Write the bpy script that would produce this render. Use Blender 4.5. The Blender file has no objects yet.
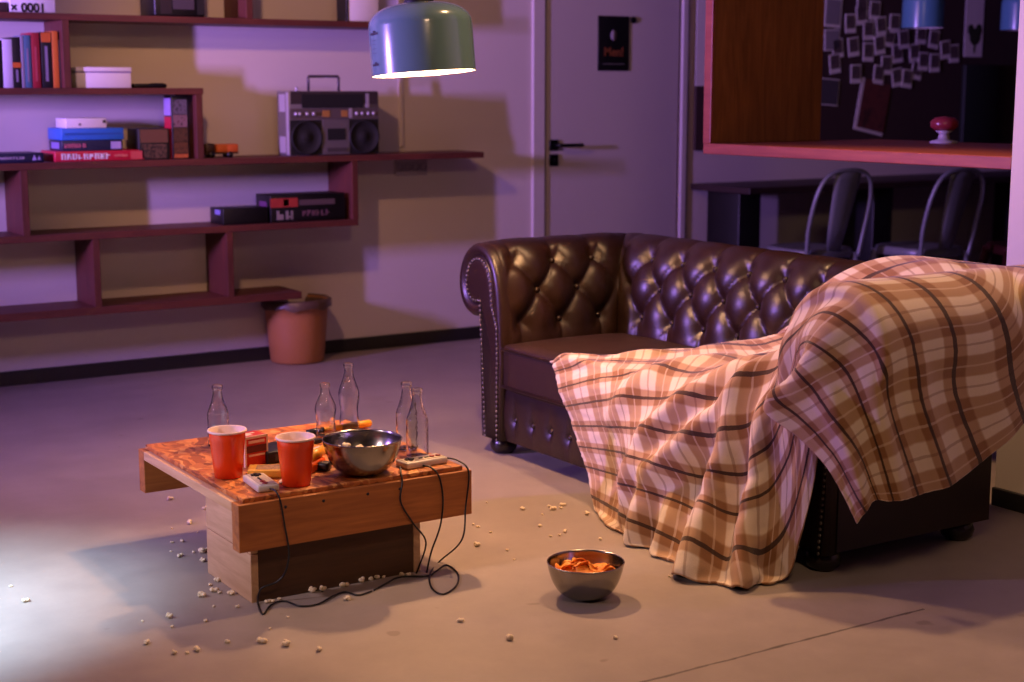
import bpy, bmesh, math, random
import numpy as np
from mathutils import Vector, Matrix
R = math.radians
random.seed(7); np.random.seed(7)
scene = bpy.context.scene
COL = scene.collection
PI = math.pi

# ------------------------------------------------------------------ camera model (measured from the vanishing points)
F, CAMH = 1530.0, 1.22
PITCH = math.atan(250/1530.0); FE = math.hypot(F, 250); AZ = math.atan(2412/FE)
FW = np.array([math.cos(AZ)*math.cos(PITCH), math.sin(AZ)*math.cos(PITCH), -math.sin(PITCH)])
RT = np.array([math.sin(AZ), -math.cos(AZ), 0.0]); UP = np.cross(RT, FW); CP = np.array([0, 0, CAMH])
def ray(x, y): return FW*F + RT*(x-512) + UP*(341-y)
def at(x, y, X=None, Y=None, Z=None, D=None):
    """point of the place seen at photo position x, y on a known plane"""
    d = ray(x, y)
    if X is not None: t = X/d[0]
    elif Y is not None: t = Y/d[1]
    elif Z is not None: t = (Z-CAMH)/d[2]
    else: t = D/F
    return CP + d*t

# ------------------------------------------------------------------ materials
def hexc(h):
    h = h.lstrip('#'); o = []
    for i in (0, 2, 4):
        c = int(h[i:i+2], 16)/255
        o.append(c/12.92 if c <= .04045 else ((c+.055)/1.055)**2.4)
    return (*o, 1)
class NT:
    def __init__(s, name):
        s.m = bpy.data.materials.new(name); s.m.use_nodes = True
        s.t = s.m.node_tree; s.b = s.t.nodes['Principled BSDF']
    def n(s, typ, **kw):
        x = s.t.nodes.new(typ)
        for k, v in kw.items(): setattr(x, k, v)
        return x
    def put(s, sock, v):
        if isinstance(v, bpy.types.NodeSocket): s.t.links.new(v, sock)
        elif v is not None: sock.default_value = v
    def math(s, op, a, b=None, c=None):
        x = s.n('ShaderNodeMath', operation=op)
        s.put(x.inputs[0], a); s.put(x.inputs[1], b)
        if c is not None: s.put(x.inputs[2], c)
        return x.outputs[0]
    def mix(s, f, a, b, blend='MIX'):
        x = s.n('ShaderNodeMix', data_type='RGBA', blend_type=blend)
        s.put(x.inputs[0], f); s.put(x.inputs[6], a); s.put(x.inputs[7], b)
        return x.outputs[2]
    def coord(s, kind='Object', scale=(1, 1, 1), rot=(0, 0, 0)):
        c = s.n('ShaderNodeTexCoord'); m = s.n('ShaderNodeMapping')
        m.inputs['Scale'].default_value = scale; m.inputs['Rotation'].default_value = rot
        s.t.links.new(c.outputs[kind], m.inputs[0]); return m.outputs[0]
    def noise(s, vec, scale=5, detail=4, rough=.5, dist=0):
        x = s.n('ShaderNodeTexNoise'); s.put(x.inputs['Vector'], vec)
        x.inputs['Scale'].default_value = scale; x.inputs['Detail'].default_value = detail
        x.inputs['Roughness'].default_value = rough; x.inputs['Distortion'].default_value = dist
        return x.outputs[0]
    def ramp(s, f, stops):
        x = s.n('ShaderNodeValToRGB'); s.put(x.inputs[0], f); e = x.color_ramp.elements
        while len(e) < len(stops): e.new(.5)
        for k, (p, c) in enumerate(stops): e[k].position = p; e[k].color = c
        return x.outputs[0]
    def bump(s, h, strength=.2, dist=.01):
        x = s.n('ShaderNodeBump'); x.inputs['Strength'].default_value = strength; x.inputs['Distance'].default_value = dist
        s.put(x.inputs['Height'], h); s.t.links.new(x.outputs[0], s.b.inputs['Normal'])
    def set(s, **kw):
        for k, v in kw.items(): s.put(s.b.inputs[k.replace('_', ' ')], v)
        return s.m
MC = {}
def plain(name, col, rough=.5, metal=0, var=.12, **kw):
    """painted / plastic / metal surface with a slight procedural unevenness"""
    if name in MC: return MC[name]
    t = NT(name); c = hexc(col) if isinstance(col, str) else (*col, 1)
    nz = t.noise(t.coord(), 14, 3)
    dk = tuple(q*(1-var) for q in c[:3])+(1,)
    t.set(Base_Color=t.mix(nz, c, dk), Roughness=t.math('MULTIPLY_ADD', nz, .1, rough-.05), Metallic=metal, **kw)
    MC[name] = t.m; return t.m
def wood(name, light, dark, axis='X', scale=1.0, rough=.5, plank=None):
    t = NT(name)
    sc = {'X': (1.2, 14, 14), 'Y': (14, 1.2, 14), 'Z': (14, 14, 1.2)}[axis]
    v = t.coord('Object', tuple(q*scale for q in sc))
    a = t.noise(v, 2.5, 6, .6, 1.2); b = t.noise(v, 9, 3, .6)
    f = t.math('ADD', t.math('MULTIPLY', a, .75), t.math('MULTIPLY', b, .3))
    c = t.ramp(f, [(.3, hexc(dark)), (.7, hexc(light))])
    big = t.noise(t.coord('Object', (3, 3, 3)), 1.5, 2)
    c = t.mix(t.math('MULTIPLY', big, .35), c, hexc(dark))
    t.set(Base_Color=c, Roughness=rough); t.bump(f, .15, .004); return t.m

def m_floor():
    t = NT('polished_concrete'); v = t.coord()
    a = t.noise(v, .9, 5, .6); b = t.noise(v, 7, 6, .65); g = t.noise(v, 90, 2)
    f = t.math('ADD', t.math('MULTIPLY', a, .6), t.math('MULTIPLY', b, .4))
    c = t.ramp(f, [(.34, hexc('#8a7f76')), (.62, hexc('#a3968b'))])
    c = t.mix(t.math('MULTIPLY', g, .12), c, hexc('#6f6763'))
    # worn stains
    st = t.ramp(t.noise(v, 2.3, 3, .5), [(.66, (0, 0, 0, 1)), (.76, (1, 1, 1, 1))])
    c = t.mix(t.math('MULTIPLY', st, .22), c, hexc('#6d5a50'))
    # scuffs: few small dark spots
    sp = t.ramp(t.noise(v, 13, 1, .4), [(.755, (0, 0, 0, 1)), (.79, (1, 1, 1, 1))])
    c = t.mix(t.math('MULTIPLY', sp, .3), c, hexc('#4a3022'))
    # saw-cut joint
    sep = t.n('ShaderNodeSeparateXYZ'); t.t.links.new(t.coord(), sep.inputs[0])
    wob = t.math('MULTIPLY', t.math('SUBTRACT', t.noise(v, 6, 4), .5), .012)
    dy = t.math('ABSOLUTE', t.math('ADD', t.math('SUBTRACT', sep.outputs[1], 2.412), wob))
    ln = t.math('LESS_THAN', dy, t.math('MULTIPLY', t.noise(v, 25, 2), .0075))
    ln = t.math('MULTIPLY', ln, t.math('MULTIPLY', t.math('GREATER_THAN', sep.outputs[0], 1.7), t.math('LESS_THAN', sep.outputs[0], 2.72)))
    c = t.mix(t.math('MULTIPLY', ln, .75), c, hexc('#2c211b'))
    t.set(Base_Color=c, Roughness=t.math('MULTIPLY_ADD', b, .25, .36), Specular_IOR_Level=.35)
    t.bump(t.math('ADD', b, t.math('MULTIPLY', g, .4)), .08, .004); return t.m
def m_wall(name, a, b):
    t = NT(name); v = t.coord(); n1 = t.noise(v, 1.3, 4); n2 = t.noise(v, 60, 3)
    t.set(Base_Color=t.mix(n1, hexc(a), hexc(b)), Roughness=.75); t.bump(n2, .06, .003); return t.m
def m_leather():
    t = NT('dark_brown_leather'); v = t.coord()
    n1 = t.noise(v, 6, 4); vo = t.n('ShaderNodeTexVoronoi'); vo.inputs['Scale'].default_value = 160; t.put(vo.inputs['Vector'], v)
    c = t.mix(n1, hexc('#28150c'), hexc('#1c0e08'))
    t.set(Base_Color=c, Roughness=t.math('MULTIPLY_ADD', n1, .2, .27), Specular_IOR_Level=.42)
    t.bump(t.math('ADD', vo.outputs[0], t.math('MULTIPLY', t.noise(v, 35, 4), 1.5)), .12, .0015); return t.m
def m_plaid():
    t = NT('plaid_wool'); c0 = t.n('ShaderNodeTexCoord'); sep = t.n('ShaderNodeSeparateXYZ'); t.t.links.new(c0.outputs['UV'], sep.inputs[0])
    wv = t.math('MULTIPLY', t.math('SUBTRACT', t.noise(c0.outputs['UV'], 40, 2), .5), .004)
    U = t.math('ADD', sep.outputs[0], wv); V = t.math('ADD', sep.outputs[1], wv)
    def frac(x, p, o=0.): return t.math('FRACT', t.math('ADD', t.math('DIVIDE', x, p), o))
    def band(x, p, o, lo, hi):
        f = frac(x, p, o); e = .03
        up = t.n('ShaderNodeMapRange'); up.interpolation_type = 'SMOOTHSTEP'; t.put(up.inputs[0], f); up.inputs[1].default_value = lo-e; up.inputs[2].default_value = lo+e
        dn = t.n('ShaderNodeMapRange'); dn.interpolation_type = 'SMOOTHSTEP'; t.put(dn.inputs[0], f); dn.inputs[1].default_value = hi-e; dn.inputs[2].default_value = hi+e
        return t.math('SUBTRACT', up.outputs[0], dn.outputs[0])
    def line(x, p, o, w): return t.math('LESS_THAN', t.math('ABSOLUTE', t.math('SUBTRACT', frac(x, p, o), .5)), w/p/2)
    PV, PU = .118, .128
    bv = band(V, PV, 0, .26, .74); bu = band(U, PU, 0, .25, .75)
    f = t.math('MULTIPLY', t.math('ADD', bv, bu), .5)
    c = t.ramp(f, [(0, hexc('#dccab0')), (.5, hexc('#b08e6b')), (1, hexc('#8a613d'))])
    c = t.mix(t.math('MULTIPLY', line(U, PU, 0, .006), .42), c, hexc('#e0cbb2'))      # pale cross lines
    c = t.mix(t.math('MULTIPLY', line(U, PU, .5, .007), .45), c, hexc('#704630'))
    c = t.mix(t.math('MULTIPLY', line(V, PV, 0, .0105), .94), c, hexc('#1f1614'))      # dark long lines
    wz = t.noise(c0.outputs['UV'], 260, 3, .7); fz = t.noise(c0.outputs['UV'], 22, 4)
    c = t.mix(t.math('MULTIPLY', wz, .25), c, hexc('#8a6146'))
    t.set(Base_Color=c, Roughness=.92, Specular_IOR_Level=.12, Sheen_Weight=.25, Sheen_Roughness=.5)
    t.bump(t.math('ADD', wz, fz), .35, .003); return t.m
def m_osb():
    t = NT('oriented_strand_board')
    v = t.coord('Object', (1, 1, 1)); w = t.n('ShaderNodeTexVoronoi'); w.inputs['Scale'].default_value = 84
    d = t.noise(v, 9, 3, .6); mv = t.n('ShaderNodeVectorMath', operation='MULTIPLY_ADD')
    mv.inputs[1].default_value = (.12, .12, .0); t.t.links.new(t.coord('Object', (.9, .38, 1), (0, 0, .5)), mv.inputs[2])
    x = t.n('ShaderNodeTexNoise'); x.inputs['Scale'].default_value = 6; t.t.links.new(v, x.inputs['Vector']); t.t.links.new(x.outputs['Color'], mv.inputs[0])
    t.t.links.new(mv.outputs[0], w.inputs['Vector'])
    sp = t.n('ShaderNodeSeparateColor'); t.t.links.new(w.outputs['Color'], sp.inputs[0])
    c = t.ramp(sp.outputs[0], [(0, hexc('#7a3f1c')), (.35, hexc('#b0602a')), (.7, hexc('#c97a38')), (1, hexc('#d99a55'))])
    c = t.mix(t.ramp(d, [(.5, (0, 0, 0, 1)), (.8, (.7, .7, .7, 1))]), c, hexc('#5b2c14'))
    t.set(Base_Color=c, Roughness=.5); t.bump(sp.outputs[0], .15, .002); return t.m
def m_glass():
    t = NT('clear_bottle_glass'); nz = t.noise(t.coord(), 30, 2)
    t.set(Base_Color=(.96, .98, .97, 1), Roughness=t.math('MULTIPLY', nz, .03), Transmission_Weight=1.0, IOR=1.48); t.bump(t.noise(t.coord(), 55, 2), .35, .004); return t.m
def m_steel(name, rough=.22, col='#b9b4ab'):
    t = NT(name); v = t.coord('Object', (1, 1, 60)); n1 = t.noise(v, 12, 3)
    t.set(Base_Color=hexc(col), Metallic=1.0, Roughness=t.math('MULTIPLY_ADD', n1, .12, rough)); t.bump(n1, .03, .001); return t.m
def m_emit(name, col, s):
    t = NT(name); t.set(Base_Color=(.9, .85, .75, 1), Emission_Color=(*col, 1), Emission_Strength=s); return t.m
def m_print(name, cols, scale=30, rough=.45, stretch=(1, 1, 1)):
    """printed packaging: blotchy picture of several colours"""
    t = NT(name); n1 = t.noise(t.coord('Object', stretch), scale, 3, .6)
    k = len(cols); t.set(Base_Color=t.ramp(n1, [(.3+.4*i/(k-1), hexc(c)) for i, c in enumerate(cols)]), Roughness=rough); return t.m

# ------------------------------------------------------------------ mesh helpers
class MB:
    def __init__(s): s.v = []; s.f = []; s.mi = []; s.sm = []
    def add(s, vs, fs, mi=0, sm=False):
        o = len(s.v); s.v += [tuple(map(float, p)) for p in vs]
        s.f += [tuple(o+i for i in f) for f in fs]; s.mi += [mi]*len(fs); s.sm += [sm]*len(fs); return s
    def box(s, x0, y0, z0, x1, y1, z1, mi=0, M=None):
        vs = [Vector(p) for p in ((x0,y0,z0),(x1,y0,z0),(x1,y1,z0),(x0,y1,z0),(x0,y0,z1),(x1,y0,z1),(x1,y1,z1),(x0,y1,z1))]
        if M is not None: vs = [M @ p for p in vs]
        return s.add(vs, [(0,3,2,1),(4,5,6,7),(0,1,5,4),(1,2,6,5),(2,3,7,6),(3,0,4,7)], mi)
    def rbox(s, x0, y0, z0, x1, y1, z1, r=.005, mi=0, M=None, seg=2):
        bm = bmesh.new(); bmesh.ops.create_cube(bm, size=1)
        for p in bm.verts: p.co = Vector(((x0+x1)/2+p.co.x*(x1-x0), (y0+y1)/2+p.co.y*(y1-y0), (z0+z1)/2+p.co.z*(z1-z0)))
        r = min(r, .45*min(abs(x1-x0), abs(y1-y0), abs(z1-z0)))
        bmesh.ops.bevel(bm, geom=bm.edges[:], offset=r, segments=seg, profile=.5, affect='EDGES')
        return s.bm(bm, mi, M, True)
    def bm(s, bm, mi=0, M=None, sm=False):
        bm.verts.index_update(); vs = [(M @ p.co if M is not None else p.co.copy()) for p in bm.verts]
        s.add(vs, [[q.index for q in f.verts] for f in bm.faces], mi, sm); bm.free(); return s
    def lathe(s, prof, n=32, mi=0, M=None, close=False, sm=True):
        vs, fs = [], []; k = len(prof)
        for j in range(n):
            a = 2*PI*j/n
            for r, z in prof: vs.append(Vector((r*math.cos(a), r*math.sin(a), z)))
        for j in range(n):
            j2 = (j+1) % n
            for i in range(k-1 + (1 if close else 0)):
                i2 = (i+1) % k; fs.append((j*k+i, j2*k+i, j2*k+i2, j*k+i2))
        if M is not None: vs = [M @ p for p in vs]
        return s.add(vs, fs, mi, sm)
    def tube(s, pts, r, n=8, mi=0, closed=False, caps=True, flat=None):
        P = [Vector(p) for p in pts]; k = len(P); vs, fs = [], []; prev = None
        for i in range(k):
            if closed: t = (P[(i+1) % k]-P[i-1]).normalized()
            else: t = (P[min(i+1, k-1)]-P[max(i-1, 0)]).normalized()
            if prev is None:
                a = Vector((0, 0, 1)) if abs(t.z) < .9 else Vector((1, 0, 0)); u = t.cross(a).normalized()
            else: u = (prev - t*prev.dot(t)).normalized()
            prev = u; w = t.cross(u); rr = r[i] if isinstance(r, (list, tuple)) else r
            for j in range(n):
                a = 2*PI*j/n; vs.append(P[i]+u*math.cos(a)*rr+w*math.sin(a)*rr*(flat or 1))
        for i in range(k if closed else k-1):
            i2 = (i+1) % k
            for j in range(n): fs.append((i*n+j, i*n+(j+1) % n, i2*n+(j+1) % n, i2*n+j))
        if caps and not closed: fs.append(tuple(range(n-1, -1, -1))); fs.append(tuple((k-1)*n+j for j in range(n)))
        return s.add(vs, fs, mi, True)
    def ball(s, c, r, mi=0, seg=8, sc=(1, 1, 1)):
        prof = [(max(1e-4, r*math.sin(PI*i/seg)), -r*math.cos(PI*i/seg)) for i in range(seg+1)]
        return s.lathe(prof, max(6, seg+2), mi, Matrix.Translation(c) @ Matrix.Diagonal((*sc, 1)))
    def grid(s, G, mi=0, sm=True, flip=False):
        G = np.asarray(G); a, b = G.shape[:2]; o = len(s.v)
        s.v += [tuple(p) for p in G.reshape(-1, 3).tolist()]
        for i in range(a-1):
            for j in range(b-1):
                q = (o+i*b+j, o+(i+1)*b+j, o+(i+1)*b+j+1, o+i*b+j+1)
                s.f.append(q[::-1] if flip else q); s.mi.append(mi); s.sm.append(sm)
        return s
    def build(s, name, mats, parent=None, bevel=0, kind=None, solid=0):
        me = bpy.data.meshes.new(name); me.from_pydata(s.v, [], s.f)
        mats = mats if isinstance(mats, (list, tuple)) else [mats]
        for m in mats: me.materials.append(m)
        me.polygons.foreach_set('material_index', s.mi); me.polygons.foreach_set('use_smooth', s.sm)
        b = bmesh.new(); b.from_mesh(me); bmesh.ops.recalc_face_normals(b, faces=b.faces); b.to_mesh(me); b.free(); me.update()
        o = bpy.data.objects.new(name, me); COL.objects.link(o)
        if parent: o.parent = parent
        if solid:
            d = o.modifiers.new('solid', 'SOLIDIFY'); d.thickness = solid; d.offset = 0
        if bevel:
            d = o.modifiers.new('bevel', 'BEVEL'); d.width = bevel; d.segments = 2; d.limit_method = 'ANGLE'; d.angle_limit = R(40)
        if kind: o['kind'] = kind
        return o
def tag(o, label, cat, group=None, kind=None):
    o['label'] = label; o['category'] = cat
    if group: o['group'] = group
    if kind: o['kind'] = kind
    return o
def thing(name, label, cat, loc, rz=0, group=None):
    o = bpy.data.objects.new(name, None); o.empty_display_size = .05; COL.objects.link(o)
    o.location = [float(q) for q in loc]; o.rotation_euler = (0, 0, rz); return tag(o, label, cat, group)
def dup(root, loc, rz, label=None):
    r = root.copy(); COL.objects.link(r); r.location = [float(q) for q in loc]; r.rotation_euler = (0, 0, rz)
    if label: r['label'] = label
    for ch in list(root.children):
        c = ch.copy(); COL.objects.link(c); c.parent = r
        for g in list(ch.children):
            d = g.copy(); COL.objects.link(d); d.parent = c
    return r
def text(name, body, size, mat, parent, M, ext=.0004, ax='CENTER'):
    cu = bpy.data.curves.new(name, 'FONT'); cu.body = body; cu.size = size; cu.extrude = ext; cu.offset = size*.025; cu.align_x = ax; cu.align_y = 'CENTER'
    cu.materials.append(mat); tmp = bpy.data.objects.new(name, cu); COL.objects.link(tmp)
    me = bpy.data.meshes.new_from_object(tmp.evaluated_get(bpy.context.evaluated_depsgraph_get())); bpy.data.objects.remove(tmp)
    if not me.materials: me.materials.append(mat)
    o = bpy.data.objects.new(name, me); COL.objects.link(o); o.parent = parent; o.matrix_local = M; return o
FRONT = Matrix.Rotation(PI/2, 4, 'X')      # text in the XZ plane facing -Y
def smoothpath(pts, n=8, closed=False):
    P = [np.array(p, float) for p in pts]; out = []; k = len(P)
    for i in range(k if closed else k-1):
        if closed: a, b, c, d = P[i-1], P[i], P[(i+1) % k], P[(i+2) % k]
        else: a, b, c, d = P[max(i-1, 0)], P[i], P[i+1], P[min(i+2, k-1)]
        for j in range(n):
            t = j/n; out.append(.5*((2*b)+(-a+c)*t+(2*a-5*b+4*c-d)*t*t+(-a+3*b-3*c+d)*t**3))
    if not closed: out.append(P[-1])
    return [tuple(p) for p in out]

# shared materials
M_floor = m_floor(); M_leather = m_leather(); M_plaid = m_plaid(); M_osb = m_osb(); M_glass = m_glass()
M_wall = m_wall('white_wall_paint', '#d8cec9', '#d0c5c0'); M_ceil = m_wall('ceiling_paint', '#8d8580', '#857d78')
M_pillar = m_wall('pillar_paint', '#d8cecb', '#d0c6c2')
M_doorp = m_wall('door_paint', '#bfb6b2', '#b8afab'); M_trim = plain('trim_paint', '#cfc6c2', .45)
M_base = plain('dark_baseboard', '#1d1a18', .6); M_black = plain('black_plastic', '#0d0c0c', .42); M_blackm = plain('black_metal', '#121212', .35, .6)
M_shelf = wood('dark_shelf_wood', '#6b3326', '#45201a', 'X', 1.0, .55); M_shelfv = wood('dark_shelf_upright', '#6b3326', '#45201a', 'Z', 1.0, .55)
M_plank = wood('pine_plank', '#cb803c', '#864a22', 'X', .8, .6); M_planky = wood('pine_plank_cross', '#dcb68c', '#b88c62', 'Y', .8, .6)
M_crate = wood('crate_side_board_lit', '#d8b48e', '#b08a64', 'Y', .7, .65); M_crated = wood('crate_front_board', '#5c3c20', '#3d2713', 'X', .8, .65)  # side boards paler: the strong light from the left is in their colour
M_counter = wood('counter_oak', '#a5553a', '#7c3525', 'Y', .8, .45); M_jamb = wood('hatch_oak', '#a56a38', '#6a421c', 'Z', .7, .45)
M_tabled = wood('dark_table_wood', '#33201c', '#221412', 'X', 1, .5)
M_steel = m_steel('brushed_steel', .15, '#96918a'); M_brass = plain('aged_steel_nail', '#7d7672', .35, .9)
M_white = plain('white_card', '#e8e2de', .6); M_ink = plain('black_ink', '#151215', .6)

# ------------------------------------------------------------------ the room
YB, XR, ZC = 6.446, 3.613, 2.75
MB().box(-3.6, -2.1, -.1, 8.7, YB+.12, 0).build('floor', M_floor, kind='structure')
MB().box(-3.6, -2.1, ZC, 8.7, YB+.12, ZC+.1).build('ceiling', M_ceil, kind='structure')
DX0, DX1, DZ = 4.345, 5.196, 2.08
w = MB(); w.box(-3.6, YB, 0, DX0-.075, YB+.12, ZC); w.box(DX1+.045, YB, 0, 8.7, YB+.12, ZC); w.box(DX0-.075, YB, DZ+.05, DX1+.045, YB+.12, ZC)
w.build('wall_back', M_wall, kind='structure')
MB().box(-3.7, -2.1, 0, -3.6, YB+.12, ZC).build('wall_left', M_wall, kind='structure')
MB().box(-3.7, -2.2, 0, 8.8, -2.1, ZC).build('wall_front', M_wall, kind='structure')
MB().box(8.7, -2.1, 0, 8.8, YB+.12, ZC).build('wall_far_right', m_wall('dark_wall_paint', '#3a302e', '#332a28'), kind='structure')
MB().box(XR, -2.1, 0, XR+.28, 2.955, ZC).build('wall_right', M_pillar, kind='structure')
MB().box(-3.6, YB-.014, 0, DX0-.075, YB, .062).build('baseboard_back', M_base, kind='structure', bevel=.003)
MB().box(DX1+.045, YB-.014, 0, 8.7, YB, .062).build('baseboard_back_right', M_base, kind='structure', bevel=.003)
MB().box(XR-.014, -2.1, 0, XR, 2.955, .055).build('baseboard_right', M_base, kind='structure', bevel=.003)
# surface conduit and wall joint
MB().box(3.505, YB-.012, .96, 3.525, YB, 2.75).build('trim_1', M_wall, kind='structure', bevel=.003)
# door
t = MB()
t.box(DX0-.085, YB-.014, 0, DX0-.012, YB+.1, DZ+.05); t.box(DX1+.012, YB-.014, 0, DX1+.05, YB+.1, DZ+.05); t.box(DX0-.085, YB-.014, DZ+.012, DX1+.05, YB+.1, DZ+.07)
t.box(DX0-.012, YB+.012, 0, DX0, YB+.1, DZ+.012); t.box(DX1, YB+.012, 0, DX1+.012, YB+.1, DZ+.012)
t.build('trim_2', M_trim, kind='structure', bevel=.005)
door = MB().box(DX0+.003, YB-.002, .008, DX1-.003, YB+.038, DZ).build('door_1', M_doorp, kind='structure', bevel=.004)
hz, hx = at(560, 145, Y=YB)[2], at(553, 145, Y=YB)[0]
h = MB(); h.rbox(hx-.028, YB-.012, hz-.028, hx+.028, YB-.002, hz+.028, .006)
h.tube([(hx, YB-.01, hz), (hx, YB-.055, hz), (hx+.02, YB-.06, hz), (hx+.145, YB-.058, hz)], .0095, 10)
h.build('handle', M_blackm, door)
lz = at(553, 160, Y=YB)[2]
h = MB(); h.rbox(hx-.027, YB-.011, lz-.03, hx+.027, YB-.002, lz+.03, .006); h.ball((hx, YB-.012, lz), .009, 0, 8); h.build('lock_plate', M_blackm, door)

# sign on the door
p0, p1 = at(597.5, 15.5, Y=YB), at(628, 71, Y=YB)
sg = thing('door_sign', 'black rectangular sign with pale emblem and orange word on the white door', 'sign', (p0[0], YB-.002, p1[2]))
sw, sh = p1[0]-p0[0], p0[2]-p1[2]
MB().rbox(0, -.006, 0, sw, 0, sh, .002).build('sign_plate', M_black, sg)
b = MB(); b.lathe([(.0001, 0), (.02, 0), (.02, .0012), (.0001, .0012)], 24, 0, Matrix.Translation((sw*.49, -.0062, sh*.65)) @ Matrix.Rotation(PI/2, 4, 'X') @ Matrix.Diagonal((.9, 1.35, 1, 1)))
b.build('emblem', plain('sign_emblem_grey', '#8d8489', .6), sg)
text('lettering', 'Men!', .062, plain('sign_orange', '#7d4522', .6), sg, Matrix.Translation((sw*.5, -.0066, sh*.34)) @ FRONT)
b = MB(); b.box(sw*.16, -.0068, sh*.115, sw*.84, -.0062, sh*.135); b.build('fine_print', plain('sign_grey_print', '#5d5a58', .6), sg)
k = at(632.5, 20, Y=YB)
tag(MB().lathe([(.0001, 0), (.016, 0), (.018, .004), (.017, .009), (.01, .012), (.0001, .012)], 16, 0, Matrix.Translation((k[0], YB-.002, k[2])) @ Matrix.Rotation(PI/2, 4, 'X')).build('coat_hook', M_blackm),
    'small round black knob on the door beside the sign', 'hook')
# wall sockets under the long shelf
so = thing('socket_strip', 'row of four wall sockets under the right end of the shelf', 'socket', (at(394, 162, Y=YB)[0], YB, .862))
sx = at(426, 162, Y=YB)[0]-so.location.x
MB().rbox(0, -.012, -.04, sx, 0, .04, .004).build('cover_plate', plain('socket_grey', '#b5aaa8', .5), so)
for i in range(4):
    MB().lathe([(.0001, .001), (.014, .001), (.0165, .003), (.0165, .008)], 18, 0, Matrix.Translation((sx*(i+.5)/4, -.009, 0)) @ Matrix.Rotation(PI/2, 4, 'X')).build('socket', M_black, so)

# ------------------------------------------------------------------ right side: hatch counter, dark pin board, far table, chairs
ct = thing('hatch_counter', 'reddish oak counter with tall side panel in the opening at right', 'counter', (XR, 2.955, 0))
MB().box(.0, .001, .995, .88, 1.382, 1.033).build('counter_top', M_counter, ct, .003)
MB().box(.012, 1.345, 1.033, .545, 1.382, 2.749).build('side_panel', M_jamb, ct, .003)
MB().box(.0, 1.343, 1.033, .012, 1.384, 2.749).build('edge_strip', M_counter, ct, .002)
ZB = .905
tag(MB().box(5.30, YB-.02, ZB, 8.69, YB-.001, 2.5).build('pin_board', plain('dark_board', '#3a2824', .8)), 'large dark brown pin board covering the wall beyond the counter', 'board')
pa = at(697, 0, Y=YB-.022); pb = at(703, 86, Y=YB-.022)
tag(MB().box(pa[0], YB-.024, pb[2], pb[0]+.01, YB-.0205, 1.8).build('paper_strip', M_white), 'tall narrow pale paper strip at the left edge of the dark board', 'paper')
M_photo = m_print('photo_picture', ['#2a2426', '#4c4446', '#6b5c58', '#352f36'], 30)
def pinned(name, px, py, w, h, tilt, label, cat, group, parts):
    p = at(px, py, Y=YB-.021)
    o = thing(name, label, cat, (p[0], YB-.0205, p[2]), 0, group); o.rotation_euler = (0, R(tilt), 0)
    MB().box(-w/2, -.003, -h/2, w/2, 0, h/2).build('card', M_white, o)
    for (x0, z0, x1, z1, m, n) in parts:
        MB().box(-w/2+x0*w, -.0042, -h/2+z0*h, -w/2+x1*w, -.003, -h/2+z1*h).build(n, m, o)
    return o
pol = [(215,100),(262,65),(318,45),(345,112),(402,100),(292,130),(227,200),(290,222),(338,192),(236,315),(148,272),(415,228),(367,278),(455,335),(440,168),(488,226),(516,148),(570,168),(524,262),(572,268),(497,300),(413,330),(334,318),(655,228),(618,212),(160,205),(265,25),(380,160)]
first = None
for i, (x, y) in enumerate(pol):
    tl = random.uniform(-9, 9)
    if first is None:
        first = pinned('instant_photo', 800+x/4.263, y/4.263, .083, .107, tl, 'small instant photo with white border in the cluster on the dark pin board', 'photo', 'instant photos on the dark board', [(.1, .24, .9, .93, M_photo, 'picture')])
    else:
        p = at(800+x/4.263, y/4.263, Y=YB-.021); o = dup(first, (p[0], YB-.0205-.0008*(i % 5), p[2]), 0); o.rotation_euler = (0, R(tl), 0)
M_grey = plain('grey_print', '#8f8a90', .7)
pinned('pinned_sheet', 833, 12, .13, .17, 3, 'grey printed sheet above the left column of instant photos', 'paper', None, [(.08, .1, .92, .9, M_grey, 'printed_area')])
pinned('pinned_sheet', 832, 40, .12, .12, -2, 'grey square print under the topmost sheet at the board left', 'paper', None, [(.06, .06, .94, .94, M_grey, 'printed_area')])
pinned('pinned_sheet', 829, 92, .15, .15, 4, 'dim crumpled print low on the left of the dark board', 'paper', None, [(.04, .04, .96, .96, plain('dim_print', '#4c484d', .7), 'printed_area')])
pinned('magazine_cover', 872, 107, .24, .30, 11, 'large tilted poster with white border pinned below the instant photos', 'poster', None, [(.1, .06, 1.0, 1.0, m_print('cover_print', ['#4b2a26', '#6b3a32', '#2b2422'], 9), 'picture')])
o = pinned('plant_poster', 974, 25, .16, .38, 0, 'pale poster with a dark leafy silhouette at the right of the board', 'poster', None, [])
b = MB(); b.ball((.01, -.0038, -.07), .05, 0, 10, (1, .03, 1)); b.ball((.04, -.0038, -.03), .03, 0, 8, (1, .03, 1.2)); b.ball((-.03, -.0038, -.03), .028, 0, 8, (1, .03, 1.2)); b.box(.0, -.0048, -.165, .014, -.003, -.1)
b.build('silhouette', plain('silhouette_green', '#2c3320', .7), o)
p = at(979, 65, Y=YB-.03); q = at(992, 152, Y=YB-.03); x0 = at(962, 100, Y=YB-.03)[0]
tag(MB().rbox(x0, YB-.05, .86, q[0], YB-.0205, p[2], .004).build('chalk_board', plain('dark_green_board', '#172019', .6)), 'dark green panel on the board under the plant poster', 'panel')
# red topped dispenser on the counter
p = at(955, 143, Z=1.033)
ds = thing('candy_dispenser', 'small red domed dispenser on a pale base on the counter', 'dispenser', (p[0]-.06, p[1], 1.033))
MB().lathe([(.0001, 0), (.05, 0), (.05, .008), (.022, .014), (.018, .035), (.032, .045), (.0001, .046)], 20).build('base', plain('dispenser_base', '#a89ea4', .4), ds)
MB().lathe([(.0001, .045), (.034, .047), (.050, .060), (.050, .078), (.036, .092), (.0001, .098)], 20).build('dome', plain('dispenser_red', '#8a2c34', .3), ds)
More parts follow.
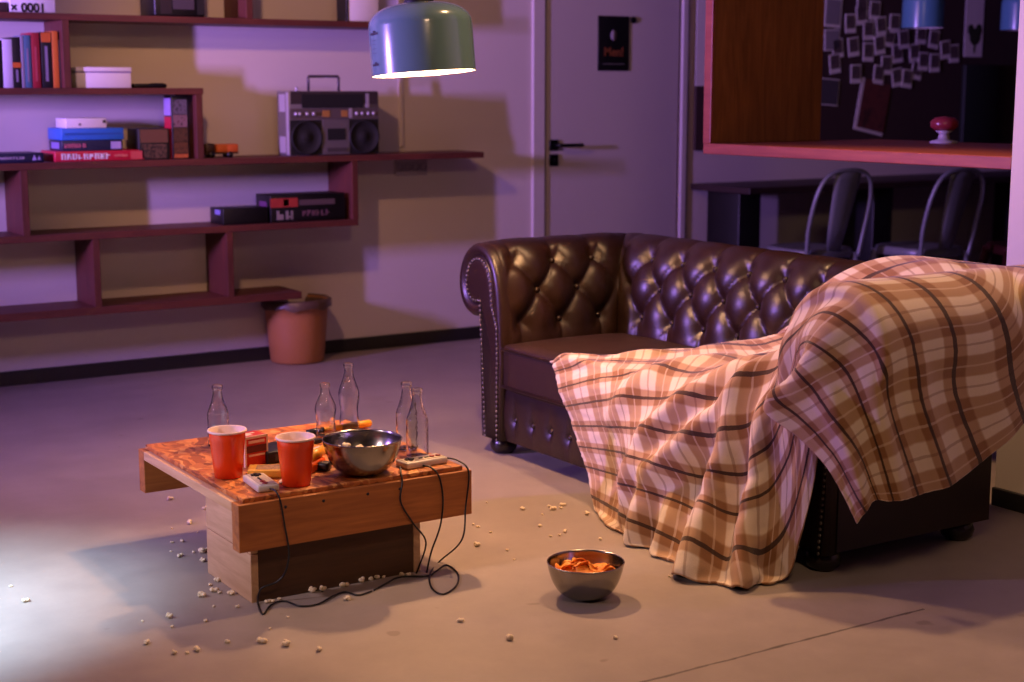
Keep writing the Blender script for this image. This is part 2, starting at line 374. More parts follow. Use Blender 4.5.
# table against the far wall
tb = thing('side_table', 'long dark table standing under the pin board against the wall', 'table', (5.28, 5.96, 0))
MB().box(0, 0, .695, 2.6, .48, .728).build('tabletop', M_tabled, tb, .003)
for lx in (.02, 1.0, 2.3):
    b = MB(); b.rbox(lx, .10, 0, lx+.15, .36, .695, .006); b.box(lx-.02, .08, 0, lx+.17, .40, .03); b.build('leg', M_black, tb)

def tolix(name, label, mat, loc, rz):
    """pressed metal cafe chair, facing local +Y"""
    r = thing(name, label, 'chair', loc, rz, None)
    b = MB(); n = 24; G = []
    for i in range(n+1):
        a = 2*PI*i/n; ca, sa = math.cos(a), math.sin(a); e = .5
        x = math.copysign(abs(ca)**e, ca)*.18; y = math.copysign(abs(sa)**e, sa)*.18
        G.append([(x*.02, y*.02, .438), (x*.7, y*.7, .44), (x*.94, y*.94, .446), (x, y, .44), (x*1.01, y*1.01, .405), (x*.98, y*.98, .40)])
    b.grid(G); b.build('seat', mat, r)
    b = MB(); b.tube(smoothpath([(-.165, -.175, .40), (-.18, -.20, .55), (-.172, -.245, .72), (-.12, -.27, .815), (0, -.278, .84), (.12, -.27, .815), (.172, -.245, .72), (.18, -.20, .55), (.165, -.175, .40)], 6), .0115, 8); b.build('back_hoop', mat, r)
    G = [[(x*wd, -.178-.1*tt - .008*math.cos(x*2), .44+.39*tt) for x in (-1, -.6, -.2, .2, .6, 1)] for tt, wd in ((0, .045), (.3, .06), (.6, .072), (.9, .082), (1, .08))]
    MB().grid(G).build('backrest', mat, r, solid=.004)
    for sx in (-1, 1):
        for sy in (-1, 1):
            b = MB(); b.tube([(sx*.15, sy*.15, .42), (sx*.185, sy*.19, .2), (sx*.215, sy*.23, 0)], [.028, .022, .017], 8, flat=.5); b.build('leg', mat, r)
    b = MB(); b.tube([(-.2, -.2, .15), (.2, .2, .15)], .007, 6); b.tube([(.2, -.2, .15), (-.2, .2, .15)], .007, 6); b.build('cross_brace', mat, r)
    return r
M_gun = plain('gunmetal_paint', '#85888a', .42, .35); M_maroon = plain('maroon_paint', '#4a1c1a', .45, .5)
c1 = tolix('cafe_chair', 'grey metal cafe chair at the dark table, just above the sofa back', M_gun, (5.44, 5.68, 0), R(-3))
c2 = dup(c1, (5.95, 5.42, 0), R(-2), 'grey metal cafe chair at the dark table, nearer the white pillar')
tolix('cafe_chair', 'dark red metal cafe chair half hidden behind the white pillar', M_maroon, (6.45, 5.15, 0), R(60))

# pendant lamps
def pendant(name, label, loc, D, H, mats, on=False, tilt=(0, 0), cordtop=ZC, marks=False):
    r = thing(name, label, 'lamp', loc); r.rotation_euler = (R(tilt[0]), R(tilt[1]), 0)
    a = D/2; prof = [(a, 0), (a*1.0, .01), (a*.995, H*.66)]
    for i in range(1, 9):
        th = PI/2*i/8; prof.append((a*.27+a*.725*math.cos(th)**.9, H*.66+H*.30*math.sin(th)))
    inner = [(q[0]-.003, q[1]-(.003 if k > 2 else 0)) for k, q in enumerate(prof)][::-1]
    MB().lathe(prof, 48).build('lamp_shade', mats[0], r)
    rim = MB(); rim.lathe(inner, 48); rim.lathe([(a-.003, 0), (a, 0)], 48); rim.build('shade_lining', mats[1], r)
    c = MB(); c.lathe([(a*.29, H*.945), (a*.29, H*.985), (a*.24, H*1.04), (a*.2, H*1.2), (.012, H*1.24), (.004, H*1.25)], 24); c.lathe([(.0001, H*.93), (a*.29, H*.945)], 24); c.build('cap', M_black, r)
    MB().tube([(0, 0, H*1.24), (0, 0, (cordtop-loc[2])/math.cos(R(max(map(abs, tilt)))))], .0035, 8).build('cord', M_black, r)
    b = MB(); b.lathe([(.0001, H*.42), (.017, H*.44), (.026, H*.54), (.023, H*.64), (.014, H*.75), (.0135, H*.9)], 20); b.build('bulb', mats[2], r)
    if marks:
        def patch(a0, a1, z0, z1):
            G = [[((a+.0012)*math.cos(q), (a+.0012)*math.sin(q), z) for z in (z0, z1)] for q in np.linspace(R(a0), R(a1), 8)]; return G
        c0 = 176
        for a0, a1, z0, z1 in [(-6, 11, .545, .575), (1, 6, .576, .60), (-6, 8, .13, .16), (0, 5, .161, .18), (-5, 7, .47, .473), (-5, 7, .42, .423), (-5, 7, .36, .363), (-5, 7, .30, .303), (161, 168, .12, .6)]:
            MB().grid(patch(c0+a0, c0+a1, H*z0, H*z1)).build('printed_mark', M_ink, r)
    return r
M_teal = plain('teal_enamel', '#5f7d7a', .22, 0, .06, Coat_Weight=.5, Coat_Roughness=.08)
M_lining = plain('white_enamel_lining', '#efe6d8', .5)
M_bulb = m_emit('warm_bulb', (1, .62, .3), 6.0); M_bulboff = plain('unlit_bulb', '#c9c4ba', .2)
LAMP = at(424, 73.5, D=4.4)
lamp = pendant('pendant_lamp', 'glossy grey-green bell pendant lamp hanging lit over the coffee table', LAMP, .300, .207, (M_teal, M_lining, M_bulb), True, (-3.7, -2.5), ZC, True)
M_tealb = plain('blue_lit_enamel', '#4f7f93', .25)  # teal enamel with the blue cast of the violet light put in its colour
pendant('pendant_lamp', 'dim blue-lit bell pendant lamp hanging before the plant poster', at(922.5, 28, D=8.0), .215, .2, (M_tealb, M_lining, M_bulboff))
pendant('pendant_lamp', 'dim blue-lit bell pendant lamp half hidden behind the white pillar', at(1020, 30, D=8.0), .2, .2, (M_tealb, M_lining, M_bulboff))

# ------------------------------------------------------------------ wall shelf
YF = YB-.25
sz = lambda x, y: at(x, y, Y=YF)[2]; sxf = lambda x, y: at(x, y, Y=YF)[0]
B1b = sz(0, 18.4); B1t = B1b+.026; B2t = sz(100, 88); B2b = B2t-.026; B3b = sz(0, 171); B3t = B3b+.028
B4b = sz(0, 244.3); B4t = B4b+.028; B5b = sz(0, 322.5); B5t = B5b+.032
shelf = thing('wall_shelf', 'long dark wood wall shelf of staggered boards on the back wall', 'shelf', (.9, YB, 0))
def board(x0, x1, z0, z1): MB().box(x0-.9, -.25, z0, x1-.9, 0, z1).build('shelf_board', M_shelf, shelf, .002)
board(.9, sxf(388, 24), B1b, B1t); board(.9, sxf(203.5, 92), B2b, B2t); board(.9, sxf(484, 155), B3b, B3t); board(.9, sxf(358.5, 222), B4b, B4t); board(.9, sxf(302, 297), B5b, B5t)
def upright(xr, yp, z0, z1, wd=.03):
    x1 = sxf(xr, yp); MB().box(x1-wd-.9, -.248, z0, x1-.9, -.001, z1).build('upright', M_shelfv, shelf, .002)
upright(253, 8, B1t, 1.9); upright(70.6, 55, B2t, B1b); upright(203.5, 125, B3t, B2b); upright(29.4, 205, B4t, B3b); upright(358.5, 190, B4t, B3b); upright(101, 270, B5t, B4b); upright(234, 262, B5t, B4b)

for za, zb in ((B2t, B1b), (B3t, B2b), (B4t, B3b), (B5t, B4b)):
    MB().box(.0, -.248, za, .03, -.001, zb).build('upright', M_shelfv, shelf, .002)
# things on the shelf -------------------------------------------------
def sbox(name, label, cat, x0, x1, ytop, zb, mats, yf=6.225, depth=.16, ybot=None, group=None, bev=.003, rz=0, h=None):
    """box standing on a shelf; x0..x1 its front face, ytop its upper front edge in the photo"""
    yy = ybot or ytop
    X0 = at(x0, yy, Y=yf)[0]; X1 = at(x1, yy, Y=yf)[0]; H = h or at((x0+x1)/2, ytop, Y=yf)[2]-zb
    o = thing(name, label, cat, (X0, yf, zb), rz, group); W = X1-X0
    MB().rbox(0, 0, 0, W, depth, H, bev).build('body', mats, o)
    return o, W, H
def face(o, W, H, x0, z0, x1, z1, mat, name, e=.0012): return MB().box(x0*W, -e, z0*H, x1*W, .0005, z1*H).build(name, mat, o)
def side(o, D, H, y0, z0, y1, z1, mat, name): return MB().box(-.0012, y0*D, z0*H, .0005, y1*D, z1*H).build(name, mat, o)
def squiggle(o, W, H, x0, z0, x1, z1, mat, name, n=6):
    """illegible printed title: a row of uneven letter-like blocks"""
    b = MB(); rnd = random.Random(int(W*1e4)+n); dx = (x1-x0)*W/n
    for i in range(n):
        a = x0*W+i*dx; hh = (z1-z0)*H; q = rnd.uniform(.75, 1)
        b.box(a, -.0018, z0*H, a+dx*.28, 0, z0*H+hh*q); b.box(a+dx*.28, -.0018, z0*H+hh*q*rnd.choice((0, .42, .8)), a+dx*.72, 0, z0*H+hh*q*rnd.choice((.2, .6, 1)))
        if rnd.random() > .4: b.box(a+dx*.55, -.0018, z0*H, a+dx*.78, 0, z0*H+hh*q)
    return b.build(name, mat, o)
M_navy = plain('navy_card', '#20243f', .4); M_red = plain('red_card', '#c21f3a', .4); M_blue = plain('blue_card', '#2f6fc4', .4)
M_pink = plain('pink_ink', '#c9687c', .6); M_or = plain('orange_card', '#d0662a', .45)
# top board
o, W, H = sbox('paper_box', 'white carton with upside-down 1000 print on the top shelf', 'box', 9, 55, -6, B1t, M_white, depth=.2)
text('lettering', '1000 \u00d7', .048, M_ink, o, Matrix.Translation((W*.39, -.0014, .022)) @ Matrix.Rotation(PI, 4, 'Y') @ FRONT, .0004)
b = MB()
for i in range(7): b.box(W*(.3+.055*i), -.0012, .058, W*(.335+.055*i), 0, .066)
b.build('fine_print', plain('grey_ink', '#8a7f92', .6), o)
o, W, H = sbox('brown_box', 'small brown box left of the white carton on the top shelf', 'box', -14, 7, 2, B1t, plain('brown_card', '#4a352c', .6), depth=.12)
o, W, H = sbox('small_television', 'black portable television with grey screen on the top shelf', 'television', 153, 204, -30, B1t, M_black, depth=.17, bev=.008)
face(o, W, H, .12, .06, .34, .94, plain('tv_panel', '#2a2024', .5), 'control_panel'); face(o, W, H, .36, .16, .78, .94, plain('tv_screen', '#4c4448', .2), 'screen'); face(o, W, H, .84, .06, .98, .94, plain('tv_grille', '#191618', .6), 'speaker_grille')
o, W, H = sbox('file_box', 'white file box with dark spine at the right end of the top shelf', 'box', 346, 378, -40, B1t, M_white, depth=.1)
side(o, .1, H, .02, .01, .98, .99, M_black, 'dark_side'); face(o, W, H, 0, 0, .06, 1, M_black, 'dark_spine')
# books, second board
books = [(-8, 3, 40, 'black_cloth', '#161418', 'plain black book, leftmost of the upright row'), (3.5, 13, 39, 'lilac_white', '#d8cfe0', 'white book in the upright row'),
         (13.5, 21.5, 37, 'black_spine', '#1b181b', 'black book with an orange band on its spine'), (22, 25, 36, 'grey_spine', '#9a8f9c', 'thin grey book beside the teal book'),
         (25.5, 32, 35, 'teal_spine', '#4d7386', 'teal blue book in the upright row'), (33, 41, 32.5, 'red_spine', '#9e2230', 'dark red book in the upright row'),
         (42.5, 52.5, 32, 'coal_spine', '#17151a', 'black book with an orange top block on its spine'), (53.5, 59.5, 31, 'orange_spine', '#d2702b', 'orange book at the right end of the upright row'), (60, 63, 40, 'umber_spine', '#2a1714', 'thin dark book against the shelf upright')]
M_page = plain('page_paper', '#cfc3b0', .8)
for i, (x0, x1, yt, mn, colr, lab) in enumerate(books):
    X0 = at(x0, 80, Y=6.235)[0]; X1 = at(x1, 80, Y=6.235)[0]; W = X1-X0; H = at(x0, yt, Y=6.235)[2]-B2t; D = .15; mt = plain(mn, colr, .5)
    o = thing('book', lab, 'book', (X0, 6.235, B2t), 0, 'books on the second shelf')
    if i == 1: o.rotation_euler = (0, R(.6), 0)
    b = MB(); b.box(0, .001, 0, .0022, D, H); b.box(W-.0022, .001, 0, W, D, H); b.rbox(0, -.002, 0, W, .003, H, .001); b.build('cover', mt, o)
    MB().box(.0022, .003, .003, W-.0022, D-.004, H-.003).build('pages', M_page, o)
    if i == 2: face(o, W, H, 0, .40, 1, .50, M_or, 'spine_band', .0035)
    if i == 6: face(o, W, H, .02, .82, .98, .99, M_or, 'spine_block', .0035)
    if i in (2, 5, 6, 4): face(o, W, H, .35, .12, .62, .36 if i == 2 else .75, plain('spine_title_'+str(i), '#8a7d92' if i != 5 else '#b54550', .6), 'spine_title', .0032)
o, W, H = sbox('paper_ream_box', 'flat white lidded box on the second shelf beside the books', 'box', 76, 131, 71.5, B2t, M_white, depth=.2)
MB().rbox(-.003, -.003, H*.995, W+.003, .203, H*.995+.018, .003).build('lid', M_white, o); face(o, W, H, .0, .93, 1, .985, plain('purple_line', '#7a5a96', .5), 'lid_line', .002)  # thin purple line below the lid
o = thing('remote_control', 'flat black remote beside the white lidded box', 'remote', (at(134, 86, Y=6.25)[0], 6.25, B2t), R(6))
MB().rbox(0, 0, 0, .15, .045, .018, .006).build('body', M_black, o); MB().rbox(.09, .008, .0182, .14, .036, .021, .001).build('keypad', plain('dark_grey_keys', '#2c2a2c', .6), o)
# middle board
o, W, H = sbox('board_game', 'navy blue game box with pale print at the left end of the shelf', 'box', -24, 44, 153.5, B3t, M_navy, depth=.2, ybot=158)
squiggle(o, W, H, .32, .38, .72, .68, plain('pale_ink', '#b9a8b5', .6), 'lettering', 9)
b = MB(); b.add([(W*.82, -.0016, H*.25), (W*.89, -.0016, H*.25), (W*.855, -.0016, H*.85)], [(0, 1, 2)]); b.add([(W*.9, -.0016, H*.3), (W*.95, -.0016, H*.3), (W*.925, -.0016, H*.75)], [(0, 1, 2)]); b.build('emblem', plain('lilac_ink', '#b9a9d6', .6), o)
z = B3t
o, W, H = sbox('board_game', 'red game box with white letters at the bottom of the stack', 'box', 55, 145, 152.6, z, M_red, depth=.2, ybot=158, h=.042)
squiggle(o, W, H, .07, .2, .62, .8, M_white, 'lettering', 9); squiggle(o, W, H, .66, .4, .82, .65, plain('salmon_ink', '#e0806c', .6), 'small_print', 5); face(o, W, H, .84, .1, .99, .9, plain('salmon_block', '#c9504e', .5), 'printed_block')
z += .0425
o, W, H = sbox('puzzle_box', 'dark navy puzzle box with pink letters between blue and red boxes', 'box', 62, 123, 143, z, M_navy, depth=.18, ybot=148, h=.043)
squiggle(o, W, H, .04, .3, .40, .75, M_pink, 'lettering', 6); face(o, W, H, .8, .15, .97, .85, plain('lilac_label', '#a99ac9', .5), 'price_label'); side(o, .18, H, .2, .2, .8, .8, plain('lilac_print', '#8d7fc0', .5), 'side_print')
z += .0435
o, W, H = sbox('puzzle_box', 'bright blue flat box near the top of the game stack', 'box', 61.5, 124, 131.5, z, M_blue, depth=.19, ybot=137, h=.048)
face(o, W, H, .05, .45, .95, .6, plain('deep_blue_ink', '#23559c', .5), 'printed_stripe')
z += .0485
o, W, H = sbox('white_box', 'small white box topmost on the stack of games', 'box', 66, 107, 121, z, M_white, depth=.14, ybot=126, h=.04)
face(o, W, H, .9, .5, .97, .8, M_ink, 'black_dot'); face(o, W, H, .3, .25, .36, .5, plain('grey_dot', '#8b8088', .6), 'grey_mark')
o, W, H = sbox('patterned_box', 'dark box with bronze patterned front beside the game stack', 'box', 139, 170, 128.5, B3t, plain('dark_green_card', '#1c1a14', .5), depth=.14, ybot=150)
face(o, W, H, .06, .55, .94, .97, plain('bronze_card', '#6b4a34', .5), 'front_band'); face(o, W, H, .1, .05, .9, .5, m_print('bronze_pattern', ['#241a14', '#6a513d', '#1b1512', '#5a4436'], 70), 'front_pattern')
o, W, H = sbox('collage_box', 'tall black box with picture panels and a pink side by the shelf end', 'box', 172.5, 189.5, 95, B3t, M_black, depth=.09, ybot=140)
for i, (z0, z1, cs) in enumerate([(.70, .93, ['#1a171e', '#6a6070', '#2a2430']), (.50, .69, ['#5a2a32', '#8a6a70', '#301a1e']), (.27, .49, ['#241a12', '#5a3e28', '#2e2016']), (.09, .26, ['#2a1d14', '#6a4428', '#1c1410']), (.02, .08, ['#a8562c', '#c06a34'])]):
    face(o, W, H, .08, z0, .9, z1, m_print('collage_%d' % i, cs, 60), 'picture_panel')
side(o, .09, H, .1, .0, .95, .35, plain('magenta_print', '#a8265a', .5), 'side_panel'); side(o, .09, H, .1, .36, .95, .66, M_red, 'side_panel'); side(o, .09, H, .1, .68, .95, .95, plain('lilac_side', '#a68fc9', .5), 'side_panel')
# toy truck
X0 = at(206, 155, Y=6.24)[0]
o = thing('toy_truck', 'small orange toy truck with dark cab on the long shelf', 'toy', (X0, 6.24, B3t))
MB().rbox(.05, 0, .022, .15, .055, .058, .006).build('cargo_bed', M_or, o); b = MB(); b.rbox(0, 0, .02, .045, .055, .062, .008); b.box(.0, .004, .016, .15, .05, .024); b.build('cab', plain('toy_dark', '#3a2417', .5), o)
for wx in (.028, .11):
    for wy in (-.002, .045): MB().lathe([(.0001, 0), (.013, 0), (.013, .011), (.0001, .011)], 16, 0, Matrix.Translation((wx, wy+.011, .013)) @ Matrix.Rotation(PI/2, 4, 'X')).build('wheel', M_black, o)
# boombox
M_sil = plain('boombox_silver', '#8d8685', .35, .6); M_grille = plain('boombox_grille', '#0f0e0f', .7); M_sil2 = plain('boombox_bright', '#d2ccd6', .3, .5)
o, W, H = sbox('boombox', 'silver and black cassette boombox with raised handle on the long shelf', 'radio', 289, 379, 91, B3t, M_sil, yf=6.215, depth=.125, ybot=120, bev=.006)
face(o, W, H, .02, .80, .98, .99, plain('boombox_top_panel', '#3a3230', .4), 'tuner_panel', .002); face(o, W, H, .14, .74, .82, .95, M_grille, 'tuner_window', .004)
face(o, W, H, .85, .74, .885, .96, M_sil2, 'bright_trim', .004)
face(o, W, H, .01, .57, .99, .73, plain('boombox_control_strip', '#6e625f', .4, .4), 'control_strip', .003)
for i, q in enumerate((.07, .11, .19, .26, .74, .80, .87, .93)):
    MB().lathe([(.0001, .0), (.0085, 0), (.007, .011), (.0001, .012)], 14, 0, Matrix.Translation((q*W, -.003, .65*H)) @ Matrix.Rotation(PI/2, 4, 'X')).build('knob', M_sil2, o)
face(o, W, H, .36, .60, .44, .70, plain('amber_dial', '#a8793f', .4), 'dial', .005); face(o, W, H, .57, .60, .64, .70, plain('amber_dial', '#a8793f', .4), 'dial', .005); face(o, W, H, .655, .58, .69, .73, M_sil2, 'bright_trim', .005)
for q in (.18, .82):
    b = MB(); M = Matrix.Translation((q*W, -.001, .285*H)) @ Matrix.Rotation(PI/2, 4, 'X')
    b.box((q-.17)*W, -.003, .02*H, (q+.17)*W, 0, .555*H); sp = b.build('speaker', M_grille, o)
    b = MB(); b.lathe([(.074, 0), (.076, .006), (.070, .008), (.066, .004), (.03, -.002), (.02, .004), (.0001, .006)], 32, 0, Matrix.Translation((0, -.004, 0)) @ M); b.build('speaker_cone', plain('speaker_black', '#121113', .7), sp)
face(o, W, H, .365, .02, .655, .555, M_sil, 'cassette_deck', .006); face(o, W, H, .41, .24, .61, .42, M_grille, 'cassette_window', .008); face(o, W, H, .40, .06, .62, .12, plain('deck_keys', '#4b4342', .4), 'deck_keys', .010)
b = MB(); b.tube([(W*.27, .05, H-.004), (W*.27, .05, H+.058), (W*.275, .05, H+.064), (W*.60, .05, H+.064), (W*.605, .05, H+.058), (W*.605, .05, H-.004)], .0065, 8); b.build('handle', plain('handle_grey', '#544b4f', .4, .4), o)
side(o, .125, H, .0, .02, .22, .98, M_sil2, 'side_trim'); side(o, .125, H, .3, .05, .8, .3, M_sil2, 'side_trim'); side(o, .125, H, .3, .68, .8, .95, M_sil2, 'side_trim')
b = MB(); b.lathe([(.0001, 0), (.008, 0), (.006, .02), (.0001, .021)], 12, 0, Matrix.Translation((W*.14, .05, H-.002))); b.build('top_knob', M_sil2, o)
# lower board
o, W, H = sbox('flat_box', 'flat plain black box on the lower shelf', 'box', 223, 268, 208, B4t, M_black, depth=.15, ybot=215)
side(o, .15, H, .2, .6, .6, .9, plain('lilac_sticker', '#8a86c9', .5), 'sticker')
o, W, H = sbox('video_box', 'black game box with red band and pale print on the lower shelf', 'box', 270.5, 345, 194, B4t, M_black, depth=.16, ybot=208, yf=6.222)
face(o, W, H, .0, .55, .36, .88, plain('red_band', '#a83a34', .45), 'red_band'); face(o, W, H, .38, .60, .86, .8, plain('grey_band', '#5b4a4c', .45), 'grey_band'); face(o, W, H, .17, .6, .24, .84, plain('pale_burst', '#d49a96', .5), 'emblem')
squiggle(o, W, H, .08, .1, .32, .45, plain('warm_grey_ink', '#8f8580', .6), 'lettering', 2); squiggle(o, W, H, .42, .2, .8, .42, plain('dull_pink_ink', '#6d4a52', .6), 'small_print', 6)
side(o, .16, H, .25, .3, .75, .75, plain('plum_print', '#6b3a6b', .5), 'side_print')

# waste bin
p = at(287, 357, Z=0)
o = thing('waste_bin', 'tan plastic waste bin with a liner bag under the lowest shelf end', 'bin', (p[0], p[1]-.115, 0))
M_bin = plain('tan_plastic', '#ad7341', .5)
b = MB(); b.lathe([(.0001, .002), (.118, .002), (.122, .01), (.132, .12), (.14, .21), (.146, .262), (.156, .264), (.156, .285), (.148, .287), (.143, .28), (.13, .12), (.118, .012), (.0001, .012)], 40); b.build('bucket', M_bin, o)
b = MB(); G = []
for i in range(41):
    a = 2*PI*i/40; jz = .006*math.sin(7*a)+.004*math.sin(13*a+1)
    G.append([((.1595+.002*math.sin(9*a))*math.cos(a), (.1595+.002*math.sin(9*a))*math.sin(a), .252+jz), (.160*math.cos(a), .160*math.sin(a), .289+jz*.5), (.150*math.cos(a), .150*math.sin(a), .2925), (.139*math.cos(a), .139*math.sin(a), .27), (.12*math.cos(a), .12*math.sin(a), .12)])
b.grid(G); b.build('liner_bag', plain('dark_liner', '#5b4535', .4), o)

exec_parts = True
# ------------------------------------------------------------------ chesterfield sofa
SX0, SXB, SYL, SYR = 2.69, 3.17, 4.25, 2.84       # front, back inner face, inner faces of both arms
sofa = thing('chesterfield_sofa', 'dark brown button-tufted leather sofa with rolled arms', 'sofa', (0, 0, 0))
PROF = [(-.008, .30), (-.004, .36), (.0, .44), (.004, .50), (.012, .56), (.026, .615), (.05, .662), (.085, .697), (.13, .713), (.18, .708), (.225, .685), (.256, .65), (.276, .605), (.280, .56), (.268, .515), (.24, .48), (.2, .462), (.16, .462), (.128, .472)]
pp = np.array(smoothpath([(w_, 0, z_) for w_, z_ in PROF], 6))[:, [0, 2]]
arc = np.concatenate([[0], np.cumsum(np.hypot(*np.diff(pp, axis=0).T))])
NTT = 84; tt = np.linspace(0, arc[-1], NTT); PW = np.interp(tt, arc, pp[:, 0]); PZ = np.interp(tt, arc, pp[:, 1])
dw = np.gradient(PW, tt); dz = np.gradient(PZ, tt); NW, NZ = -dz, dw
T1, BB, AA = .155, .105, .165
def tuft(s, t, off):
    """button-tufted relief; s along the panel, t along the profile arc"""
    s = s/AA+off; k = (t-T1)/(2*BB)
    p, q = s+k, s-k
    dia = (np.abs(np.sin(PI*p))*np.abs(np.sin(PI*q)))**.5
    ple = np.abs(np.sin(PI*s))**.45; T3 = T1+2*BB
    sl = np.clip((T1-t)/.05, 0, 1); low = 1-(1-ple)*np.clip(1-(T1-t)/.2, .25, 1)
    su = np.clip((t-T3)/.05, 0, 1); upv = 1-(1-ple)*np.clip(1-(t-T3)/.17, 0, 1)
    d = np.where(t < T1, dia*(1-sl)+low*sl, np.where(t > T3, dia*(1-su)+upv*su, dia))
    # deep pits at the buttons
    pit = np.zeros_like(d)
    for r in range(3):
        ss = s - .5*r; ds = (ss-np.round(ss))*AA; dt = t-(T1+r*BB); pit = np.maximum(pit, np.exp(-(ds**2+dt**2)/(2*.017**2)))
    return .03*d - .012*pit, None
def rolled(s0f, s1f, ns, place, off, fade0, fade1):
    """profile swept along one side; s0f/s1f give mitred ends as functions of the outward offset w"""
    G = np.zeros((ns, NTT, 3)); buttons = []
    for j in range(NTT):
        a, b_ = s0f(PW[j]), s1f(PW[j]); s = np.linspace(a, b_, ns)
        d, _ = tuft(s, np.full(ns, tt[j]), off)
        fd = np.ones(ns)
        if fade0: fd *= np.clip((s-a)/.07, 0, 1)**.6
        if fade1: fd *= np.clip((b_-s)/.07, 0, 1)**.6
        sides = np.clip((tt[j]-.0)/.03, 0, 1)*np.clip((arc[-1]-.12-tt[j])/.1, 0, 1)
        d = (d-.012)*fd*sides*np.clip(1-(tt[j]-(T1+2*BB)-.03)/.2, .12, 1)
        G[:, j] = place(s, PW[j]+NW[j]*d, PZ[j]+NZ[j]*d)
    for r in range(3):
        t = T1+r*BB; w0 = float(np.interp(t, tt, PW)); z0 = float(np.interp(t, tt, PZ)); nw = float(np.interp(t, tt, NW)); nz = float(np.interp(t, tt, NZ))
        a, b_ = s0f(w0), s1f(w0); k0 = math.ceil((a/AA)+off-.5*r+.3); k1 = math.floor((b_/AA)+off-.5*r-.3)
        for k in range(k0, k1+1):
            s = (k+.5*r-off)*AA; buttons.append(place(np.array([s]), np.array([w0-nw*.019]), np.array([z0-nz*.019]))[0])
    return G, buttons
def pl_back(s, w_, z_): return np.stack([SXB+w_+0*s, s, z_+0*s], -1)
def pl_left(s, w_, z_): return np.stack([s, SYL+w_+0*s, z_+0*s], -1)
def pl_right(s, w_, z_): return np.stack([s, SYR-w_+0*s, z_+0*s], -1)
def outer_panel(mb, pts):
    mb.add(pts, [(0, 1, 2, 3)])
OW = .128
button_mesh = MB().ball((0, 0, 0), .0105, 0, 8).build('tmp', M_leather)
btn_data = button_mesh.data; bpy.data.objects.remove(button_mesh)
def buttons_on(pts, par):
    for q in pts:
        o = bpy.data.objects.new('tufting_button', btn_data); COL.objects.link(o); o.parent = par; o.location = [float(v) for v in q]
G, bt = rolled(lambda w_: SYR-w_, lambda w_: SYL+w_, 260, pl_back, -.05, True, True)
b = MB(); b.grid(G)
b.add([(SXB+OW, SYR-OW, .06), (SXB+OW, SYL+OW, .06), (SXB+OW, SYL+OW, .474), (SXB+OW, SYR-OW, .474)], [(0, 1, 2, 3)])
bk = b.build('backrest', M_leather, sofa)
buttons_on(bt, bk)
FRW = .0
for nm, pl, lab in (('L', pl_left, SYL), ('R', pl_right, SYR)):
    sgn = 1 if nm == 'L' else -1
    G, bt = rolled(lambda w_: SX0+.03, lambda w_: SXB+w_, 96, pl, .22, True, True)
    b = MB(); b.grid(G); yo = lab+sgn*OW
    b.add([(SX0+.03, yo, .06), (SXB+OW, yo, .06), (SXB+OW, yo, .474), (SX0+.03, yo, .474)], [(0, 1, 2, 3)])
    arm = b.build('armrest', M_leather, sofa)
    buttons_on(bt, arm)
    # front facing of the arm: scroll on a post
    prof = [(w_, z_) for w_, z_ in pp if z_ > .3]; out = [(0, .055), (-.003, .30)]+prof[1:]+[(OW, .46), (OW, .055)]
    n = len(out); mid = (.12, .585); b = MB(); F0, F1 = [], []
    def ins(p, k):
        cx, cz = (.14, .59) if p[1] > .44 else (.064, p[1]); return (p[0]+(cx-p[0])*k, p[1]+(cz-p[1])*k)
    V = []
    rings = [(out, SX0+.035), (out, SX0+.012), ([ins(p, .06) for p in out], SX0+.001), ([ins(p, .16) for p in out], SX0-.005), ([ins(p, .28) for p in out], SX0-.002), ([ins(p, .34) for p in out], SX0+.012), ([ins(p, .37) for p in out], SX0+.002), ([ins(p, .42) for p in out], SX0-.002), ([ins(p, .6) for p in out], SX0-.003)]
    for rg, x in rings: V += [(x, lab+sgn*p[0], p[1]) for p in rg]
    fs = []
    for k in range(len(rings)-1):
        for i in range(n):
            i2 = (i+1) % n; fs.append((k*n+i, k*n+i2, (k+1)*n+i2, (k+1)*n+i))
    fs.append(tuple((len(rings)-1)*n+i for i in range(n)))
    b.add(V, fs, 0, True); b.build('arm_facing', M_leather, arm)
    # brass nails following the facing edge
    b = MB(); edge = [ins(p, .43) for p in out]; L = [0]
    for i in range(1, n): L.append(L[-1]+math.dist(edge[i], edge[i-1]))
    s_ = .0
    while s_ < L[-1]:
        y_ = float(np.interp(s_, L, [e[0] for e in edge])); z_ = float(np.interp(s_, L, [e[1] for e in edge])); b.ball((SX0-.003, lab+sgn*y_, z_), .0052, 0, 6, (.7, 1, 1)); s_ += .0165
    b.build('nailhead_trim', M_brass, arm)
# front rail with pleats
yy = np.linspace(SYR, SYL, 200); zz = np.linspace(.055, .236, 28); G = np.zeros((200, 28, 3))
for j, z_ in enumerate(zz):
    s = (yy-SYR)/.105+.1; ple = np.abs(np.sin(PI*s))**.5; amp = np.clip(1-abs(z_-.135)/.085, 0, 1)**.8
    edge = .012*np.clip(1-((z_-.145)/.092)**2, 0, 1)**.5
    ds = (s-np.round(s))*.105; pit = np.exp(-(ds**2+(z_-.135)**2)/(2*.012**2))
    G[:, j] = np.stack([SX0+.022-edge-.012*(ple-1)*amp*-1*-1+.008*pit, yy, np.full(200, z_)], -1)
b = MB(); b.grid(G); b.box(SX0+.04, SYR, .055, SXB+.1, SYL, .22); rail = b.build('front_rail', M_leather, sofa)
buttons_on([(SX0+.026, SYR+(k-.1)*.105, .135) for k in range(1, 14)], rail)
